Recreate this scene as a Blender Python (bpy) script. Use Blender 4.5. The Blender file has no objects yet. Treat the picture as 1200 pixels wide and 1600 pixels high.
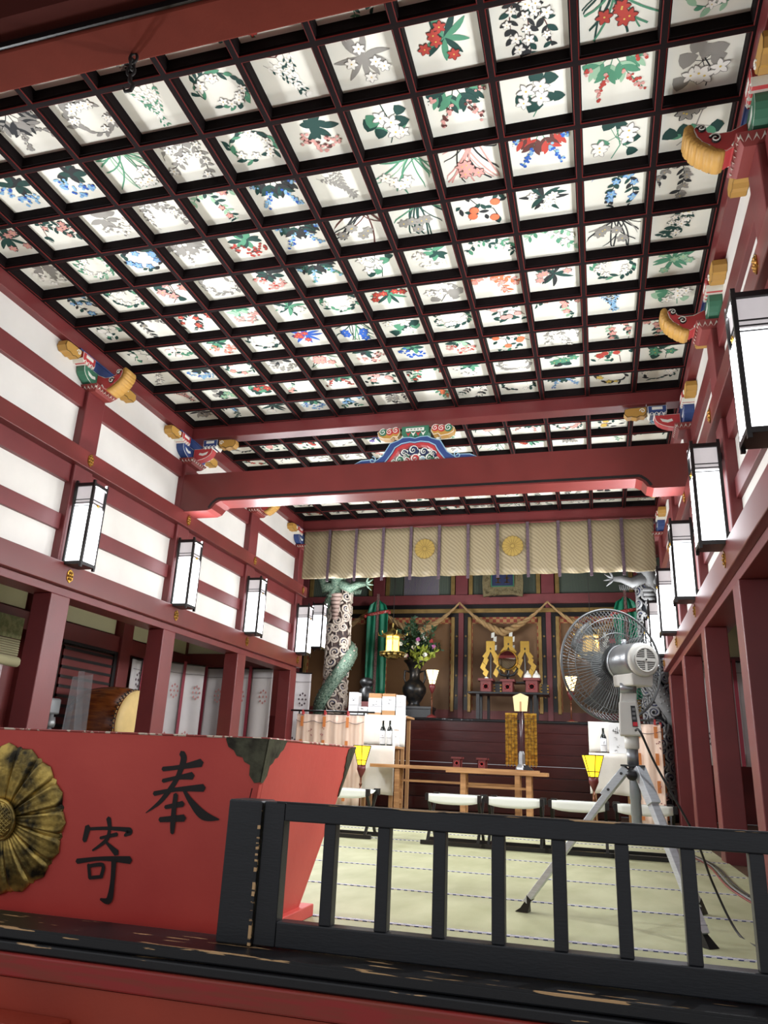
import bpy, math, random
from mathutils import Vector, Matrix
R_ = random.Random(7)
pi = math.pi
scn = bpy.context.scene
COL = scn.collection

# ---------------------------------------------------------------- camera, world, exposure
def setup_camera():
    yaw, pit, rol = 0.282025283, 0.322331092, 0.0453504607
    cy, sy, cp, sp, cr, sr = math.cos(yaw), math.sin(yaw), math.cos(pit), math.sin(pit), math.cos(rol), math.sin(rol)
    f = Vector((-sy*cp, cy*cp, sp)); r0 = Vector((cy, sy, 0)); u0 = r0.cross(f)
    rt = cr*r0 + sr*u0; up = -sr*r0 + cr*u0
    cam = bpy.data.cameras.new('camera'); o = bpy.data.objects.new('camera', cam); COL.objects.link(o)
    o.matrix_world = Matrix(((rt.x, up.x, -f.x, 4.5065), (rt.y, up.y, -f.y, 0.0), (rt.z, up.z, -f.z, 0.66), (0, 0, 0, 1)))
    cam.sensor_fit = 'HORIZONTAL'; cam.sensor_width = 36; cam.lens = 36*1168.56/1200
    cam.clip_start = 0.05; cam.clip_end = 100
    scn.camera = o
setup_camera()
w = bpy.data.worlds.new('daylight'); scn.world = w; w.use_nodes = True
bg = w.node_tree.nodes['Background']; bg.inputs[0].default_value = (0.93, 0.95, 1.0, 1); bg.inputs[1].default_value = 0.72
scn.view_settings.view_transform = 'Standard'; scn.view_settings.look = 'None'
scn.view_settings.gamma = 1; scn.view_settings.use_curve_mapping = False
scn.view_settings.exposure = 0.0
LAMP = 4.2           # radiance of the fluorescent wall lamps' panes
PANE_W = 82.0        # watts leaving the front pane of each lamp
TOP_FILL_W = 17.0         # watts of a fill light added over each closed lamp top, brightens ceiling

# ---------------------------------------------------------------- materials
def lin(c):
    return tuple(((x/255)/12.92 if x/255 <= 0.04045 else ((x/255+0.055)/1.055)**2.4) for x in c)
def mat(name, c, rough=0.5, metal=0.0, emis=0, ecol=None, var=0.0, vscale=6.0, stretch=(1, 1, 1), bump=0.0, bscale=40.0, c2=None, thr=None, spec=0.5, alpha=None, coat=0.0):
    """procedural lacquer / wood / cloth: base colour with a noise towards c2, optional fine bump"""
    m = bpy.data.materials.new(name); m.use_nodes = True
    nt = m.node_tree; N = nt.nodes; L = nt.links; b = N['Principled BSDF']
    col = lin(c)
    b.inputs['Base Color'].default_value = (*col, 1); b.inputs['Roughness'].default_value = rough
    b.inputs['Metallic'].default_value = metal; b.inputs['Specular IOR Level'].default_value = spec
    if coat: b.inputs['Coat Weight'].default_value = coat; b.inputs['Coat Roughness'].default_value = 0.12
    if emis:
        b.inputs['Emission Color'].default_value = (*lin(ecol or c), 1); b.inputs['Emission Strength'].default_value = emis
    if alpha is not None: b.inputs['Alpha'].default_value = alpha
    if var or c2:
        tc = N.new('ShaderNodeTexCoord'); mp = N.new('ShaderNodeMapping'); mp.inputs['Scale'].default_value = stretch
        L.new(tc.outputs['Object'], mp.inputs[0])
        nz = N.new('ShaderNodeTexNoise'); nz.inputs['Scale'].default_value = vscale; nz.inputs['Detail'].default_value = 5
        L.new(mp.outputs[0], nz.inputs[0])
        rp = N.new('ShaderNodeValToRGB'); L.new(nz.outputs['Fac'], rp.inputs[0])
        if c2:
            a, d = (thr or (0.4, 0.6))
            rp.color_ramp.elements[0].position = a; rp.color_ramp.elements[1].position = d
            rp.color_ramp.elements[0].color = (*col, 1); rp.color_ramp.elements[1].color = (*lin(c2), 1)
        else:
            rp.color_ramp.elements[0].position = 0.3; rp.color_ramp.elements[1].position = 0.7
            rp.color_ramp.elements[0].color = (*[x*(1-var) for x in col], 1)
            rp.color_ramp.elements[1].color = (*[min(1, x*(1+var)) for x in col], 1)
        L.new(rp.outputs[0], b.inputs['Base Color'])
    if bump:
        tc2 = N.new('ShaderNodeTexCoord'); mp2 = N.new('ShaderNodeMapping'); mp2.inputs['Scale'].default_value = stretch
        L.new(tc2.outputs['Object'], mp2.inputs[0])
        n2 = N.new('ShaderNodeTexNoise'); n2.inputs['Scale'].default_value = bscale; n2.inputs['Detail'].default_value = 4
        L.new(mp2.outputs[0], n2.inputs[0])
        bp = N.new('ShaderNodeBump'); bp.inputs['Strength'].default_value = bump; bp.inputs['Distance'].default_value = 0.01
        L.new(n2.outputs['Fac'], bp.inputs['Height']); L.new(bp.outputs[0], b.inputs['Normal'])
    return m
def wave_mat(name, ca, cb, scale, direction='DIAGONAL', rough=0.8, dist=0.0, lo=0.4, hi=0.6, stretch=(1, 1, 1), kind='BANDS', emis=0):
    m = bpy.data.materials.new(name); m.use_nodes = True
    nt = m.node_tree; N = nt.nodes; L = nt.links; b = N['Principled BSDF']; b.inputs['Roughness'].default_value = rough
    tc = N.new('ShaderNodeTexCoord'); mp = N.new('ShaderNodeMapping'); mp.inputs['Scale'].default_value = stretch
    L.new(tc.outputs['Object'], mp.inputs[0])
    wv = N.new('ShaderNodeTexWave'); wv.wave_type = kind; wv.inputs['Scale'].default_value = scale; wv.inputs['Distortion'].default_value = dist
    if kind == 'BANDS': wv.bands_direction = direction
    L.new(mp.outputs[0], wv.inputs[0])
    rp = N.new('ShaderNodeValToRGB'); L.new(wv.outputs['Fac'], rp.inputs[0])
    rp.color_ramp.elements[0].position = lo; rp.color_ramp.elements[1].position = hi
    rp.color_ramp.elements[0].color = (*lin(ca), 1); rp.color_ramp.elements[1].color = (*lin(cb), 1)
    L.new(rp.outputs[0], b.inputs['Base Color'])
    return m
def checker_mat(name, ca, cb, scale, rough=0.6, metal=0.0, stretch=(1, 1, 1), rot=(0, 0, 0)):
    m = bpy.data.materials.new(name); m.use_nodes = True
    nt = m.node_tree; N = nt.nodes; L = nt.links; b = N['Principled BSDF']; b.inputs['Roughness'].default_value = rough; b.inputs['Metallic'].default_value = metal
    tc = N.new('ShaderNodeTexCoord'); mp = N.new('ShaderNodeMapping'); mp.inputs['Scale'].default_value = stretch; mp.inputs['Rotation'].default_value = rot
    mp.inputs['Location'].default_value = (0.013, 0.017, 0.011)
    L.new(tc.outputs['Object'], mp.inputs[0])
    ck = N.new('ShaderNodeTexChecker'); ck.inputs['Scale'].default_value = scale
    ck.inputs[1].default_value = (*lin(ca), 1); ck.inputs[2].default_value = (*lin(cb), 1)
    L.new(mp.outputs[0], ck.inputs[0]); L.new(ck.outputs[0], b.inputs['Base Color'])
    return m

RED = mat('red_lacquer', (104, 40, 41), 0.42, var=0.13, vscale=2.5, bump=0.05, bscale=60)
REDG = mat('red_lacquer_glossy', (98, 37, 35), 0.34, var=0.12, vscale=2.5)
REDB = mat('offering_box_red', (206, 80, 70), 0.55, c2=(190, 66, 60), thr=(0.35, 0.75), vscale=2.2, bump=0.08, bscale=30)
REDD = mat('dark_red_lacquer', (96, 32, 30), 0.45, var=0.15, vscale=3)
REDF = mat('sill_front_red', (154, 54, 33), 0.5, var=0.12, vscale=3, bump=0.06, bscale=50)
STEPR = mat('step_lacquer', (50, 20, 18), 0.2, var=0.15, vscale=3, stretch=(1, 6, 6), bump=0.12, bscale=6, spec=0.3)
PLAS = mat('white_plaster', (212, 208, 202), 0.85, var=0.05, vscale=3, bump=0.08, bscale=12)
CREAM = mat('cream_plaster', (196, 192, 158), 0.85, var=0.05, vscale=2)
BLACK = mat('black_lacquer', (17, 15, 16), 0.35, var=0.2, vscale=5, bump=0.05)
LATT = mat('lattice_black', (20, 15, 16), 0.7, c2=(26, 17, 17), vscale=1.3, spec=0.05)
REDLINE = mat('lattice_red_line', (92, 25, 22), 0.6, spec=0.1)
PAPER = mat('painted_panel_paper', (226, 223, 211), 0.8, var=0.03, vscale=4)
def worn_black(name, thr):
    return mat(name, (19, 20, 23), 0.42, c2=(196, 158, 112), thr=thr, vscale=4.5, stretch=(1.0, 10, 14), bump=0.08, bscale=60)
BLKW = mat('rail_black', (24, 26, 30), 0.42, var=0.15, vscale=5, stretch=(1, 1, 5), bump=0.05, bscale=40)
SILLB = worn_black('sill_black_worn', (0.655, 0.67))
EDGEW = worn_black('worn_edge', (0.525, 0.54))
GOLD = mat('gold', (205, 160, 70), 0.32, 1.0, c2=(150, 110, 45), vscale=20)
GOLDC = mat('crest_bronze', (206, 176, 96), 0.36, 0.85, c2=(58, 54, 44), thr=(0.36, 0.66), vscale=17, bump=0.3, bscale=40)
BRONZE = mat('verdigris_bronze', (92, 92, 74), 0.5, 0.6, c2=(50, 46, 38), thr=(0.4, 0.65), vscale=16, bump=0.2, bscale=50)
DBRONZE = mat('dark_bronze', (58, 52, 46), 0.35, 0.7, c2=(36, 38, 40), vscale=12)
INK = mat('black_ink_paint', (24, 18, 18), 0.55)
TATAMI = mat('tatami_straw', (176, 176, 140), 0.6, c2=(154, 154, 116), thr=(0.35, 0.7), vscale=2.0, stretch=(2.5, 1, 1), bump=0.1, bscale=90)
BRAID = checker_mat('braided_border', (72, 76, 128), (226, 224, 222), 1.0, stretch=(52, 130, 1), rot=(0, 0, 0.0))
WOODF = mat('dark_wood_floor', (84, 62, 46), 0.5, var=0.2, vscale=4, stretch=(8, 1, 1))
STONE = mat('stone_ground', (150, 145, 138), 0.8, var=0.1, vscale=6)
WOOD = mat('pale_wood', (178, 132, 86), 0.5, c2=(150, 106, 66), vscale=3, stretch=(1, 8, 8))
PLY = mat('thin_wood_edge', (170, 130, 90), 0.6)
LGLASS = mat('lamp_white_pane', (250, 250, 255), 0.4, emis=LAMP, ecol=(246, 250, 255))
LGLASS2 = mat('lamp_upper_pane', (176, 170, 172), 0.5, emis=0.42, ecol=(244, 238, 240), var=.1, vscale=8)  # greyer base and weaker glow paint the falloff above the tube
VAL = wave_mat('valance_silk', (146, 132, 104), (126, 113, 87), 10, 'DIAGONAL', 0.55, 0.6, 0.3, 0.7)
VALD = mat('valance_strap', (92, 72, 82), 0.7, c2=(66, 50, 60), vscale=60)
OCHRE = mat('ochre_crest', (150, 124, 58), 0.6)
PWHITE = mat('paint_white', (226, 226, 216), 0.6)
PBLUE = mat('paint_blue', (44, 66, 120), 0.55); PNAVY = mat('paint_navy', (34, 42, 78), 0.55)
PGREEN = mat('paint_green', (56, 112, 86), 0.55); PDG = mat('paint_dark_green', (34, 70, 56), 0.55)
PRED = mat('paint_red', (182, 58, 60), 0.5); PYEL = mat('paint_yellow', (178, 134, 62), 0.55)
PLB = mat('paint_light_blue', (150, 186, 204), 0.55); PBRN = mat('paint_brown', (120, 44, 40), 0.55)
INKS = {'dg': mat('ink_dark_green', (22, 62, 56), 0.8), 'g': mat('ink_green', (78, 138, 108), 0.8), 'lg': mat('ink_pale_green', (150, 186, 156), 0.8),
        'k': mat('ink_black', (34, 36, 38), 0.8), 'gy': mat('ink_grey', (142, 138, 132), 0.8), 'w': mat('ink_white', (236, 232, 224), 0.8),
        'r': mat('ink_red', (176, 62, 52), 0.8), 'p': mat('ink_pink', (206, 150, 142), 0.8), 'b': mat('ink_blue', (42, 88, 172), 0.8),
        'lb': mat('ink_light_blue', (130, 172, 204), 0.8), 'br': mat('ink_brown', (92, 50, 46), 0.8), 'y': mat('ink_yellow', (214, 186, 92), 0.8),
        'v': mat('ink_violet', (104, 82, 150), 0.8), 'o': mat('ink_orange', (214, 112, 74), 0.8)}
INK_KEYS = list(INKS); INK_LIST = [INKS[k] for k in INK_KEYS]
CLOTHW = mat('white_cloth', (226, 222, 214), 0.8, var=0.06, vscale=4, bump=0.3, bscale=8)
PEACH = wave_mat('peach_gauze', (236, 212, 196), (226, 198, 180), 5, 'X', 0.8, 2.0, 0.2, 0.8)
ORANGE = mat('orange_braid', (214, 132, 72), 0.7)
CANV = mat('white_canvas', (232, 234, 226), 0.75, bump=0.1, bscale=20)
BAMB = wave_mat('bamboo_blind', (122, 88, 52), (98, 68, 40), 26, 'Z', 0.6, 0.5)
PATT = checker_mat('brocade_band', (150, 62, 44), (176, 136, 84), 14, 0.6)
GILT = mat('gilt_frame', (150, 122, 72), 0.4, 0.5, var=0.2, vscale=8)
SILVER = mat('silver_grey_paint', (150, 152, 154), 0.35, 0.6, var=0.08, vscale=10)
ALU = mat('aluminium', (206, 212, 216), 0.4, 0.45, var=0.1, vscale=20, stretch=(1, 1, 8))
OFFW = mat('off_white_plastic', (214, 212, 204), 0.45)
BPLAS = mat('black_plastic', (16, 16, 17), 0.4)
REDP = mat('red_button', (206, 30, 44), 0.4)
TAPE = mat('grey_duct_tape', (150, 156, 160), 0.4, 0.3, bump=0.3, bscale=40)
WIRE = mat('chrome_wire', (112, 114, 114), 0.5, 0.5)
BLADE = mat('translucent_blade', (96, 100, 100), 0.45, alpha=0.6)
BSKIN = mat('fan_back_skirt', (50, 52, 54), 0.5)
LANT = mat('lit_lantern_paper', (255, 214, 120), 0.6, emis=3.2, ecol=(255, 200, 84))
LANTY = mat('lit_yellow_paper', (255, 222, 60), 0.6, emis=1.9, ecol=(255, 206, 30))
LANTW = mat('lit_warm_paper', (255, 236, 190), 0.6, emis=3.4, ecol=(255, 216, 150))
GCLOTH = mat('green_silk', (32, 138, 104), 0.45, var=0.2, vscale=5, stretch=(6, 1, 1))
ROPE = mat('straw_rope', (170, 138, 94), 0.8, var=0.2, vscale=40)
BOXW = mat('white_paper_box', (226, 228, 230), 0.6); KRAFT = mat('kraft_board', (166, 124, 82), 0.7)
GLASSD = mat('dark_bottle', (20, 28, 26), 0.15); LABEL = mat('bottle_label', (222, 222, 224), 0.6)
LEAFG = mat('foliage_green', (32, 62, 34), 0.6, var=0.4, vscale=10); LEAFL = mat('foliage_light', (128, 140, 48), 0.6); FLOWP = mat('flower_purple', (170, 96, 150), 0.7)
DRUMW = mat('drum_wood', (132, 70, 30), 0.25, c2=(96, 46, 22), vscale=4, stretch=(1, 6, 6)); HIDE = mat('drum_hide', (208, 178, 116), 0.6, var=0.1)
NOREN = mat('noren_cloth', (188, 182, 182), 0.85, var=0.05, vscale=3, bump=0.2, bscale=6); NBAND = mat('noren_band', (132, 40, 56), 0.7)
PRINTP = mat('print_dusty_rose', (176, 120, 116), 0.8); PRINTK = mat('print_dark', (62, 40, 48), 0.8)
MIRR = mat('mirror_glass', (200, 196, 196), 0.03, 1.0)
IRON = mat('iron', (30, 26, 24), 0.6, 0.5)
DRAGG = mat('dragon_green', (124, 142, 124), 0.65, c2=(70, 98, 82), thr=(.42, .58), vscale=45); DRAGC = mat('cloud_cream', (204, 190, 176), 0.6, var=0.1, vscale=20)
DRAGD = mat('column_ground', (112, 92, 86), 0.7, c2=(74, 66, 68), vscale=20); DRAGB = mat('dragon_belly', (186, 160, 150), 0.6)
GREYC = mat('cloud_grey', (122, 122, 122), 0.6, var=0.1, vscale=20); GREYD = mat('column_black_ground', (34, 36, 40), 0.6)
PLAST = mat('clear_plastic', (200, 205, 210), 0.15, alpha=0.28)
CARD = mat('natural_card', (176, 168, 130), 0.8)
TAG = mat('pale_wood_tag', (226, 208, 156), 0.6)
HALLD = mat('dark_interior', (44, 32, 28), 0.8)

# ---------------------------------------------------------------- mesh builder
W0 = {}
def org(p): return W0.get(p.name, Vector((0, 0, 0))) if p else Vector((0, 0, 0))
class MB:
    def __init__(s): s.v = []; s.f = []; s.m = []
    def add(s, vs, fs, mi=0):
        b = len(s.v); s.v += [tuple(x) for x in vs]
        for f in fs: s.f.append(tuple(b+i for i in f)); s.m.append(mi)
        return s
    def box(s, x0, x1, y0, y1, z0, z1, mi=0):
        return s.add([(x0, y0, z0), (x1, y0, z0), (x1, y1, z0), (x0, y1, z0), (x0, y0, z1), (x1, y0, z1), (x1, y1, z1), (x0, y1, z1)],
                     [(0, 3, 2, 1), (4, 5, 6, 7), (0, 1, 5, 4), (1, 2, 6, 5), (2, 3, 7, 6), (3, 0, 4, 7)], mi)
    def hexa(s, P, mi=0):   # bottom 4 (ccw) + top 4
        return s.add(P, [(0, 3, 2, 1), (4, 5, 6, 7), (0, 1, 5, 4), (1, 2, 6, 5), (2, 3, 7, 6), (3, 0, 4, 7)], mi)
    def prism(s, poly, o, u, v, n, t0, t1, mi=0, mside=None):
        o, u, v, n = Vector(o), Vector(u), Vector(v), Vector(n)
        k = len(poly)
        a = [o+u*p[0]+v*p[1]+n*t0 for p in poly]; b = [o+u*p[0]+v*p[1]+n*t1 for p in poly]
        base = len(s.v); s.v += [tuple(x) for x in a+b]
        s.f.append(tuple(base+i for i in reversed(range(k)))); s.m.append(mi)
        s.f.append(tuple(base+k+i for i in range(k))); s.m.append(mi)
        for i in range(k):
            j = (i+1) % k; s.f.append((base+i, base+j, base+k+j, base+k+i)); s.m.append(mi if mside is None else mside)
        return s
    def tube(s, path, r, seg=8, mi=0, cap=True, closed=False):
        P = [Vector(p) for p in path]; n = len(P)
        if not hasattr(r, '__len__'): r = [r]*n
        rings = []; prev = None
        for i in range(n):
            if closed: t = P[(i+1) % n]-P[i-1]
            else: t = P[min(i+1, n-1)]-P[max(i-1, 0)]
            if t.length < 1e-9: t = Vector((0, 0, 1))
            t.normalize()
            if prev is None:
                a = Vector((0, 0, 1)) if abs(t.z) < 0.9 else Vector((1, 0, 0))
                nx = t.cross(a).normalized()
            else:
                nx = prev-t*prev.dot(t)
                nx = nx.normalized() if nx.length > 1e-6 else t.orthogonal().normalized()
            prev = nx; ny = t.cross(nx)
            rings.append([P[i]+(nx*math.cos(2*pi*k/seg)+ny*math.sin(2*pi*k/seg))*r[i] for k in range(seg)])
        base = len(s.v)
        for rg in rings: s.v += [tuple(x) for x in rg]
        for i in range(n if closed else n-1):
            j = (i+1) % n
            for k in range(seg):
                l = (k+1) % seg
                s.f.append((base+i*seg+k, base+i*seg+l, base+j*seg+l, base+j*seg+k)); s.m.append(mi)
        if cap and not closed:
            s.f.append(tuple(base+k for k in reversed(range(seg)))); s.m.append(mi)
            s.f.append(tuple(base+(n-1)*seg+k for k in range(seg))); s.m.append(mi)
        return s
    def lathe(s, prof, o, seg=24, mi=0, ax=(0, 0, 1), cap=True):
        ax = Vector(ax).normalized(); u = ax.orthogonal().normalized(); v = ax.cross(u); o = Vector(o)
        base = len(s.v)
        for (r, z) in prof:
            for k in range(seg):
                a = 2*pi*k/seg; s.v.append(tuple(o+ax*z+(u*math.cos(a)+v*math.sin(a))*r))
        for i in range(len(prof)-1):
            for k in range(seg):
                l = (k+1) % seg
                s.f.append((base+i*seg+k, base+i*seg+l, base+(i+1)*seg+l, base+(i+1)*seg+k)); s.m.append(mi)
        if cap:
            s.f.append(tuple(base+k for k in reversed(range(seg)))); s.m.append(mi)
            s.f.append(tuple(base+(len(prof)-1)*seg+k for k in range(seg))); s.m.append(mi)
        return s
    def grid(s, fn, nu, nv, mi=0):
        base = len(s.v)
        for i in range(nu+1):
            for j in range(nv+1): s.v.append(tuple(fn(i/nu, j/nv)))
        for i in range(nu):
            for j in range(nv):
                a = base+i*(nv+1)+j; s.f.append((a, a+nv+1, a+nv+2, a+1)); s.m.append(mi)
        return s
    def build(s, name, mats, parent=None, smooth=False, bevel=0, shift=True):
        me = bpy.data.meshes.new(name)
        d = org(parent) if shift else Vector((0, 0, 0))
        me.from_pydata([(x-d.x, y-d.y, z-d.z) for x, y, z in s.v], [], s.f)
        if not isinstance(mats, (list, tuple)): mats = [mats]
        for m in mats: me.materials.append(m)
        me.polygons.foreach_set('material_index', s.m)
        if smooth: me.polygons.foreach_set('use_smooth', [True]*len(s.f))
        me.update()
        o = bpy.data.objects.new(name, me); COL.objects.link(o)
        if parent: o.parent = parent; W0[o.name] = W0.get(parent.name, Vector((0, 0, 0))).copy()
        if bevel:
            b = o.modifiers.new('bevel', 'BEVEL'); b.width = bevel; b.segments = 2; b.limit_method = 'ANGLE'
        return o
def B(name, m, parent, x0, x1, y0, y1, z0, z1, bevel=0):
    return MB().box(x0, x1, y0, y1, z0, z1).build(name, m, parent, bevel=bevel)
def tag(o, label, cat, group=None):
    o['label'] = label; o['category'] = cat
    if group: o['group'] = group
    return o
def thing(name, label, cat, loc=(0, 0, 0), group=None):
    o = bpy.data.objects.new(name, None); COL.objects.link(o); o.location = loc; o.empty_display_size = 0.05
    W0[o.name] = Vector(loc)
    return tag(o, label, cat, group)
def struct_empty(name):
    o = bpy.data.objects.new(name, None); COL.objects.link(o); o['kind'] = 'structure'; W0[o.name] = Vector((0, 0, 0)); return o
def struct(o): o['kind'] = 'structure'; return o
def copy_tree(o, parent=None):
    c = o.copy(); COL.objects.link(c); c.parent = parent
    for ch in [x for x in KIDS.get(o.name, [])]: copy_tree(ch, c)
    return c
KIDS = {}
def index_kids():
    KIDS.clear()
    for x in bpy.data.objects:
        if x.parent: KIDS.setdefault(x.parent.name, []).append(x)
def dup(src, loc, label, group=None, scale=None, rotz=None):
    index_kids(); c = copy_tree(src); c.location = loc; c['label'] = label
    if group: c['group'] = group
    if scale: c.scale = scale
    if rotz is not None: c.rotation_euler = (0, 0, rotz)
    return c

# key dimensions (metres): hall axis +Y, tatami at z=0, ceiling lattice at z=4.33
ZC = 4.329; XW = 5.454; CX = XW/2
POSTS = [5.48, 7.30, 9.12, 10.94]

# ---------------------------------------------------------------- floor
floor = struct_empty('floor')
B('wood_floor_left', WOODF, floor, -2.0, -0.02, 2.3, 16, -0.12, -0.01)
B('wood_floor_right', WOODF, floor, XW+0.02, 7.6, 2.3, 16, -0.12, -0.01)
B('altar_subfloor', WOODF, floor, -0.02, XW+0.02, 12.0, 16, -0.12, -0.01)
B('stone_paving', STONE, floor, -6, 12, -6, 2.2, -0.75, -0.55)
yk = 3.51-0.905
ys = [2.5, 2.605]+[3.51+0.905*k for k in range(0, 10)]
for a, b in zip(ys[:-1], ys[1:]):
    MB().box(-0.02, XW+0.02, a+0.002, b-0.002, -0.06, 0.0).build('tatami_mat', TATAMI, floor)
for y in ys[1:]:
    m = MB().box(0.0, XW, y-0.014, y+0.014, 0.0, 0.004); m.build('braided_border', BRAID, floor)

# ---------------------------------------------------------------- side walls (left built, right mirrored)
def gold_ornament(mb, x, y, z, sx):
    """small hexagonal openwork flower fitting"""
    hexo = [(0.045*math.cos(pi/6+i*pi/3), 0.062*math.sin(pi/6+i*pi/3)+0) for i in range(6)]
    mb.prism(hexo, (x, y, z), (0, 1, 0), (0, 0, 1), (sx, 0, 0), 0, 0.006, 0)
    for i in range(6):
        a = i*pi/3
        mb.lathe([(0.013, 0), (0.011, 0.006), (0.004, 0.011)], (x+sx*0.006, y+0.024*math.cos(a), z+0.032*math.sin(a)), 8, 1, (sx, 0, 0))
    mb.lathe([(0.01, 0), (0.008, 0.008), (0.002, 0.012)], (x+sx*0.006, y, z), 8, 1, (sx, 0, 0))
GOLDD = mat('dark_gold', (120, 84, 36), 0.5, 0.8)  # darker gold for the raised bosses of the fittings
def side_wall(side):
    W = struct_empty('wall_'+side)
    L = (side == 'left')
    def X(x): return x if L else XW-x
    def bx(name, m, x0, x1, y0, y1, z0, z1, bevel=0.004):
        a, b = sorted((X(x0), X(x1)))
        return B(name, m, W, a, b, y0, y1, z0, z1, bevel)
    Y0, Y1 = 1.9, 11.0
    posts = [3.66]+POSTS
    for yp in posts:
        h = 0.125
        bx('post', RED, -0.19, 0.0, yp-h, yp+h, -0.05, 1.93, 0.008)
        bx('upper_post', RED, -0.24, 0.0, yp-0.13, yp+0.13, 2.21, 3.87, 0.012)
    bx('wall_plate', RED, -0.22, 0.0, Y0, Y1+2.2, 4.195, ZC+0.12)
    bx('lower_beam', RED, -0.25, -0.01, Y0, Y1+0.06, 1.93, 2.0)
    bx('lintel_rail', REDG, -0.20, 0.05, Y0, Y1+0.12, 2.0, 2.205, 0.006)
    bx('upper_rail', REDG, -0.20, 0.05, Y0, Y1+0.12, 3.12, 3.285, 0.006)
    ps = [Y0-0.2]+posts
    for a, b in zip(ps[:-1], ps[1:]):
        y0, y1 = a+0.13, b-0.13
        bx('tie_rail', RED, -0.16, -0.04, y0, y1, 3.70, 3.88)
        bx('under_beam', RED, -0.16, -0.035, y0, y1, 2.95, 3.12)
        bx('middle_strip', RED, -0.16, -0.045, y0, y1, 2.50, 2.645)
        for z0, z1 in ((2.205, 2.50), (2.645, 2.95), (3.285, 3.70), (3.88, 4.195)):
            bx('plaster_panel', PLAS, -0.14, -0.08, y0-(0.13 if z0 > 3.8 else 0), y1+(0.13 if z0 > 3.8 else 0), z0, z1, 0)
    for yp in posts:
        for z in (2.10, 3.205):
            mb = MB(); gold_ornament(mb, X(0.05), yp, z, 1 if L else -1); mb.build('gold_fitting', [GOLD, GOLDD], W)
    # aisle behind: ceiling, outer wall, end wall
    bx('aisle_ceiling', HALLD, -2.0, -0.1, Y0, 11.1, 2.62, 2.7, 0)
    bx('outer_wall', REDD, -1.95, -1.85, Y0, 15.8, -0.1, 2.62, 0)
    bx('aisle_beam', REDD, -1.85, -1.76, Y0, 10.9, 1.92, 2.13)
    for yp in [3.66, 5.48, 7.3, 9.05]:
        bx('outer_post', REDD, -1.86, -1.72, yp-0.12, yp+0.12, -0.1, 2.62)
        if yp > 3.7:
            bx('cream_panel', CREAM, -1.852, -1.83, yp-1.62, yp-0.16, 2.16, 2.42, 0)
    bx('cream_panel', CREAM, -1.852, -1.83, 9.2, 10.8, 2.16, 2.42, 0)
    # end frame at the fourth post line, above the curtain
    bx('end_beam', REDD, -1.85, -0.26, 10.88, 11.0, 1.98, 2.18)
    bx('end_cream_panel', CREAM, -1.85, -0.98, 10.92, 10.96, 2.18, 2.62, 0)
    bx('end_cream_panel', CREAM, -0.9, -0.26, 10.92, 10.96, 2.18, 2.62, 0)
    bx('end_strut', REDD, -0.98, -0.9, 10.88, 10.98, 2.18, 2.62)
    # dark side wall of the altar bay
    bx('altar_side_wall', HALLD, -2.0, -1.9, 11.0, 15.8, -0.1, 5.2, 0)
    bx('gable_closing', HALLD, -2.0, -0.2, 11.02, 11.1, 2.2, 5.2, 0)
    fx = MB(); a_, b_ = sorted((X(-1.0), X(-.9))); fx.box(a_, b_, 7.0, 9.6, 2.57, 2.60); fx.build('aisle_fill_strip', mat('aisle_fill_glow', (240, 240, 235), .5, emis=6) if 'aisle_fill_glow' not in bpy.data.materials else bpy.data.materials['aisle_fill_glow'], W)  # unseen glowing strip, added to brighten the aisle behind the posts
    return W
WL = side_wall('left'); WR = side_wall('right')
# white strip light reflection ledge is left to the gloss of the lintel rail

# ---------------------------------------------------------------- ceiling: coffers, panels, painted plants
ceiling = struct_empty('ceiling')
def coffer_mesh(px, py):
    """half-lattice frame of one coffer: black face, red edge line, recessed black sides"""
    hw = 0.021; ch = 0.005; dz = 0.095; lip = 0.007
    mb = MB()
    def ring(a, za, b, zb, mi):
        A = [(-px/2+a, -py/2+a, za), (px/2-a, -py/2+a, za), (px/2-a, py/2-a, za), (-px/2+a, py/2-a, za)]
        Bq = [(-px/2+b, -py/2+b, zb), (px/2-b, -py/2+b, zb), (px/2-b, py/2-b, zb), (-px/2+b, py/2-b, zb)]
        mb.add(A+Bq, [(0, 4, 5, 1), (1, 5, 6, 2), (2, 6, 7, 3), (3, 7, 4, 0)], mi)
    ring(0, 0, hw-ch, 0, 0); ring(hw-ch, 0, hw, 0.004, 1); ring(hw, 0.004, hw+0.001, 0.016, 0)
    ring(hw+0.001, 0.016, hw+lip, 0.018, 0); ring(hw+lip, 0.018, hw+lip, dz, 0)
    me = bpy.data.meshes.new('coffer'); me.from_pydata(mb.v, [], mb.f)
    me.materials.append(LATT); me.materials.append(REDLINE); me.polygons.foreach_set('material_index', mb.m); me.update()
    return me, dz
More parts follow.
